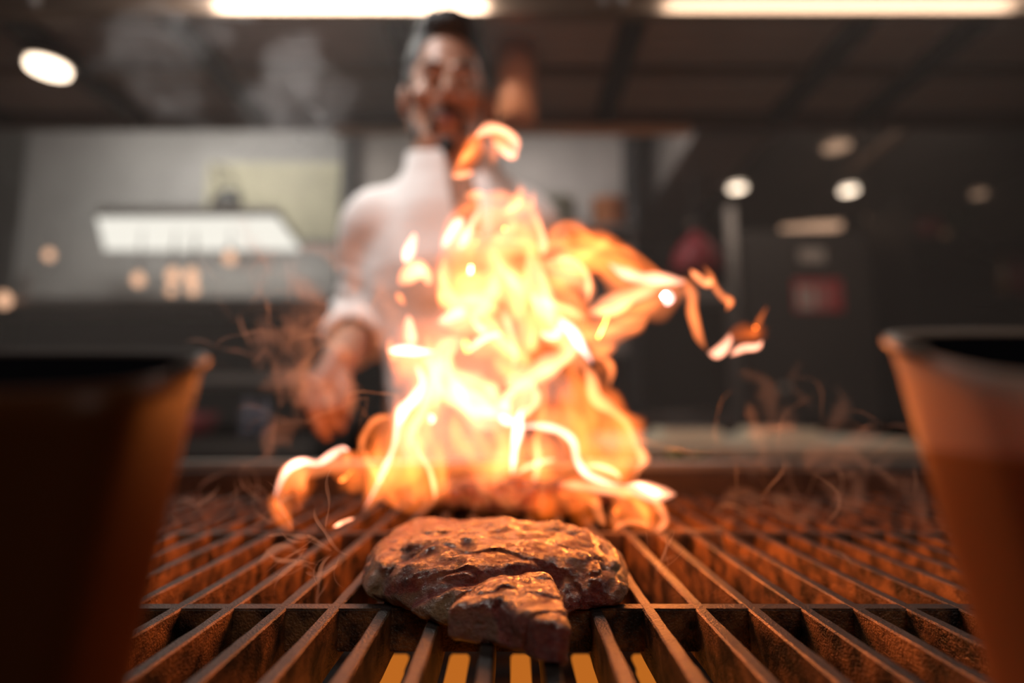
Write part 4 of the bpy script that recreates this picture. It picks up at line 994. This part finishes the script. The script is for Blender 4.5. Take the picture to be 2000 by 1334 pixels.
lick('red-orange forked flame wisp at the far right above the blaze tail', [
 (1.7, [(1348, 526, 4), (1362, 540, 7), (1382, 554, 8), (1388, 545, 4)], .47), (1.0, [(1372, 516, 3), (1386, 535, 5), (1396, 560, 6), (1412, 580, 7), (1426, 590, 7), (1418, 608, 4)], .47)], (1390, 580))
lick('low yellow arc of flame at the left behind the steak', [
 (3.6, [(536, 975, 5), (548, 940, 6), (566, 913, 8), (592, 902, 6), (620, 905, 5), (645, 890, 6), (668, 877, 7), (682, 880, 4)], .47, .45),
 (.9, [(535, 960, 8), (546, 985, 14), (558, 1015, 12), (570, 1042, 4)], .45), (.5, [(566, 915, 10), (582, 940, 20), (580, 975, 16), (572, 1000, 8)], .45),
 (1.2, [(672, 880, 10), (690, 905, 20), (712, 935, 24), (728, 965, 14)], .46), (.6, [(640, 900, 10), (680, 925, 24), (700, 950, 20)], .46),
 (1.2, [(700, 892, 4), (712, 850, 6), (734, 820, 6), (770, 812, 5)], .47), (1.2, [(706, 870, 5), (725, 910, 6), (742, 935, 5), (748, 950, 3)], .46)], (600, 1030), 'flame', 'flame_tongue')
lick('short bright burning splinter lying at the left edge of the steak', [(2.6, [(650, 1030, 2.5), (670, 1020, 4), (694, 1011, 3)], .40)], (672, 1030), 'burning_splinter', 'glowing_streak')
for x, y in ((563, 978), (562, 996), (573, 962)):
    pass

# ------------------------------------------------------------------ smoke
def smoke_mat(name, dens, col=(.85, .8, .78), aniso=.1):
    m = bpy.data.materials.new(name); m.use_nodes = True; N = m.node_tree.nodes; N.clear()
    e = N.new('ShaderNodeVolumeScatter'); e.inputs['Color'].default_value = (*col, 1); e.inputs['Density'].default_value = dens; e.inputs['Anisotropy'].default_value = aniso
    o = N.new('ShaderNodeOutputMaterial'); m.node_tree.links.new(e.outputs[0], o.inputs['Volume']); return m
hz = slab(-3.4, 3.4, .80, 5.15, .96, 2.58).build('smoke_haze', smoke_mat('kitchen_haze', .055, (.85, .76, .72)))
setp(hz, 'thin grey cooking haze hanging through the kitchen behind the grill', 'smoke', kind='stuff')

srng = random.Random(5); frng = random.Random(23)
def smoke(label, region, n, dens, wr, Lr, Yr, up=-PI/2, spread=.9, curl=.16):
    x0, y0, x1, y1 = region; mb = MB()
    for _ in range(n):
        cx = (x0+x1)/2+(x1-x0)/2*max(-1, min(1, srng.gauss(0, .45))); cy = (y0+y1)/2+(y1-y0)/2*max(-1, min(1, srng.gauss(0, .5)))
        a = up+srng.uniform(-spread, spread); L_ = srng.uniform(*Lr); st = 9; k = int(L_/st)+3; P = []; Y = srng.uniform(*Yr)
        w0 = srng.uniform(*wr); p1, p2 = srng.uniform(0, 6), srng.uniform(0, 6); c0 = srng.choice((-1, 1))*srng.uniform(.3, 1)*curl; x, y = cx, cy
        for i in range(k):
            P.append((x, y, w0*(.6+.6*abs(math.sin(i*.31+p1))), Y+.02*math.sin(i*.2+p2)))
            a += c0*(.4+1.2*i/k)+.16*math.sin(i*.5+p1); x += st*math.cos(a); y += st*math.sin(a)
        mb.raw(*tongue(P, 1, '', None, 1.2, .45, .3, geo=True))
    o = mb.build('smoke_wisps', dens, None, True)
    return setp(o, label, 'smoke', kind='stuff')
SM1, SM2 = smoke_mat('smoke_thread', 75, (.9, .85, .82)), smoke_mat('smoke_veil', 9, (.9, .85, .82))
smoke('curling grey smoke threads rising left of the blaze in front of the hand', (400, 540, 740, 860), 46, SM1, (1.2, 3.6), (60, 190), (.36, .50))
smoke('soft grey smoke cloud left of the blaze around the hand', (440, 560, 740, 900), 26, SM2, (12, 34), (60, 170), (.44, .58))
smoke('low smoke threads over the left side of the grate', (300, 900, 560, 1080), 16, SM1, (1.2, 3.5), (60, 150), (.36, .5))
smoke('pale smoke hugging the left side of the steak', (560, 1010, 700, 1130), 22, SM1, (2, 7), (40, 120), (.29, .34), up=PI, spread=1.4)
smoke('thin smoke threads over the right side of the grate', (1330, 830, 1780, 1110), 42, SM1, (1.1, 3.2), (60, 190), (.36, .55), spread=1.5)
smoke('faint smoke veil over the right side of the grate', (1400, 800, 1800, 1080), 18, SM2, (10, 26), (80, 180), (.42, .6), spread=1.5)
smoke('small smoke curls beside the right side of the steak', (1230, 1060, 1330, 1150), 7, SM1, (1.5, 4), (50, 110), (.30, .34), spread=1.2)
smoke('grey smoke rising from the far edge of the steak', (720, 960, 1180, 1010), 12, SM2, (10, 22), (50, 90), (.40, .44), spread=.5)

SM3 = smoke_mat('smoke_cloud', 1.5, (.88, .86, .88))
smoke('broad soft grey smoke cloud drifting in front of the hood at the upper left', (220, 90, 700, 470), 9, SM3, (55, 95), (150, 260), (1.13, 1.24), curl=.05)
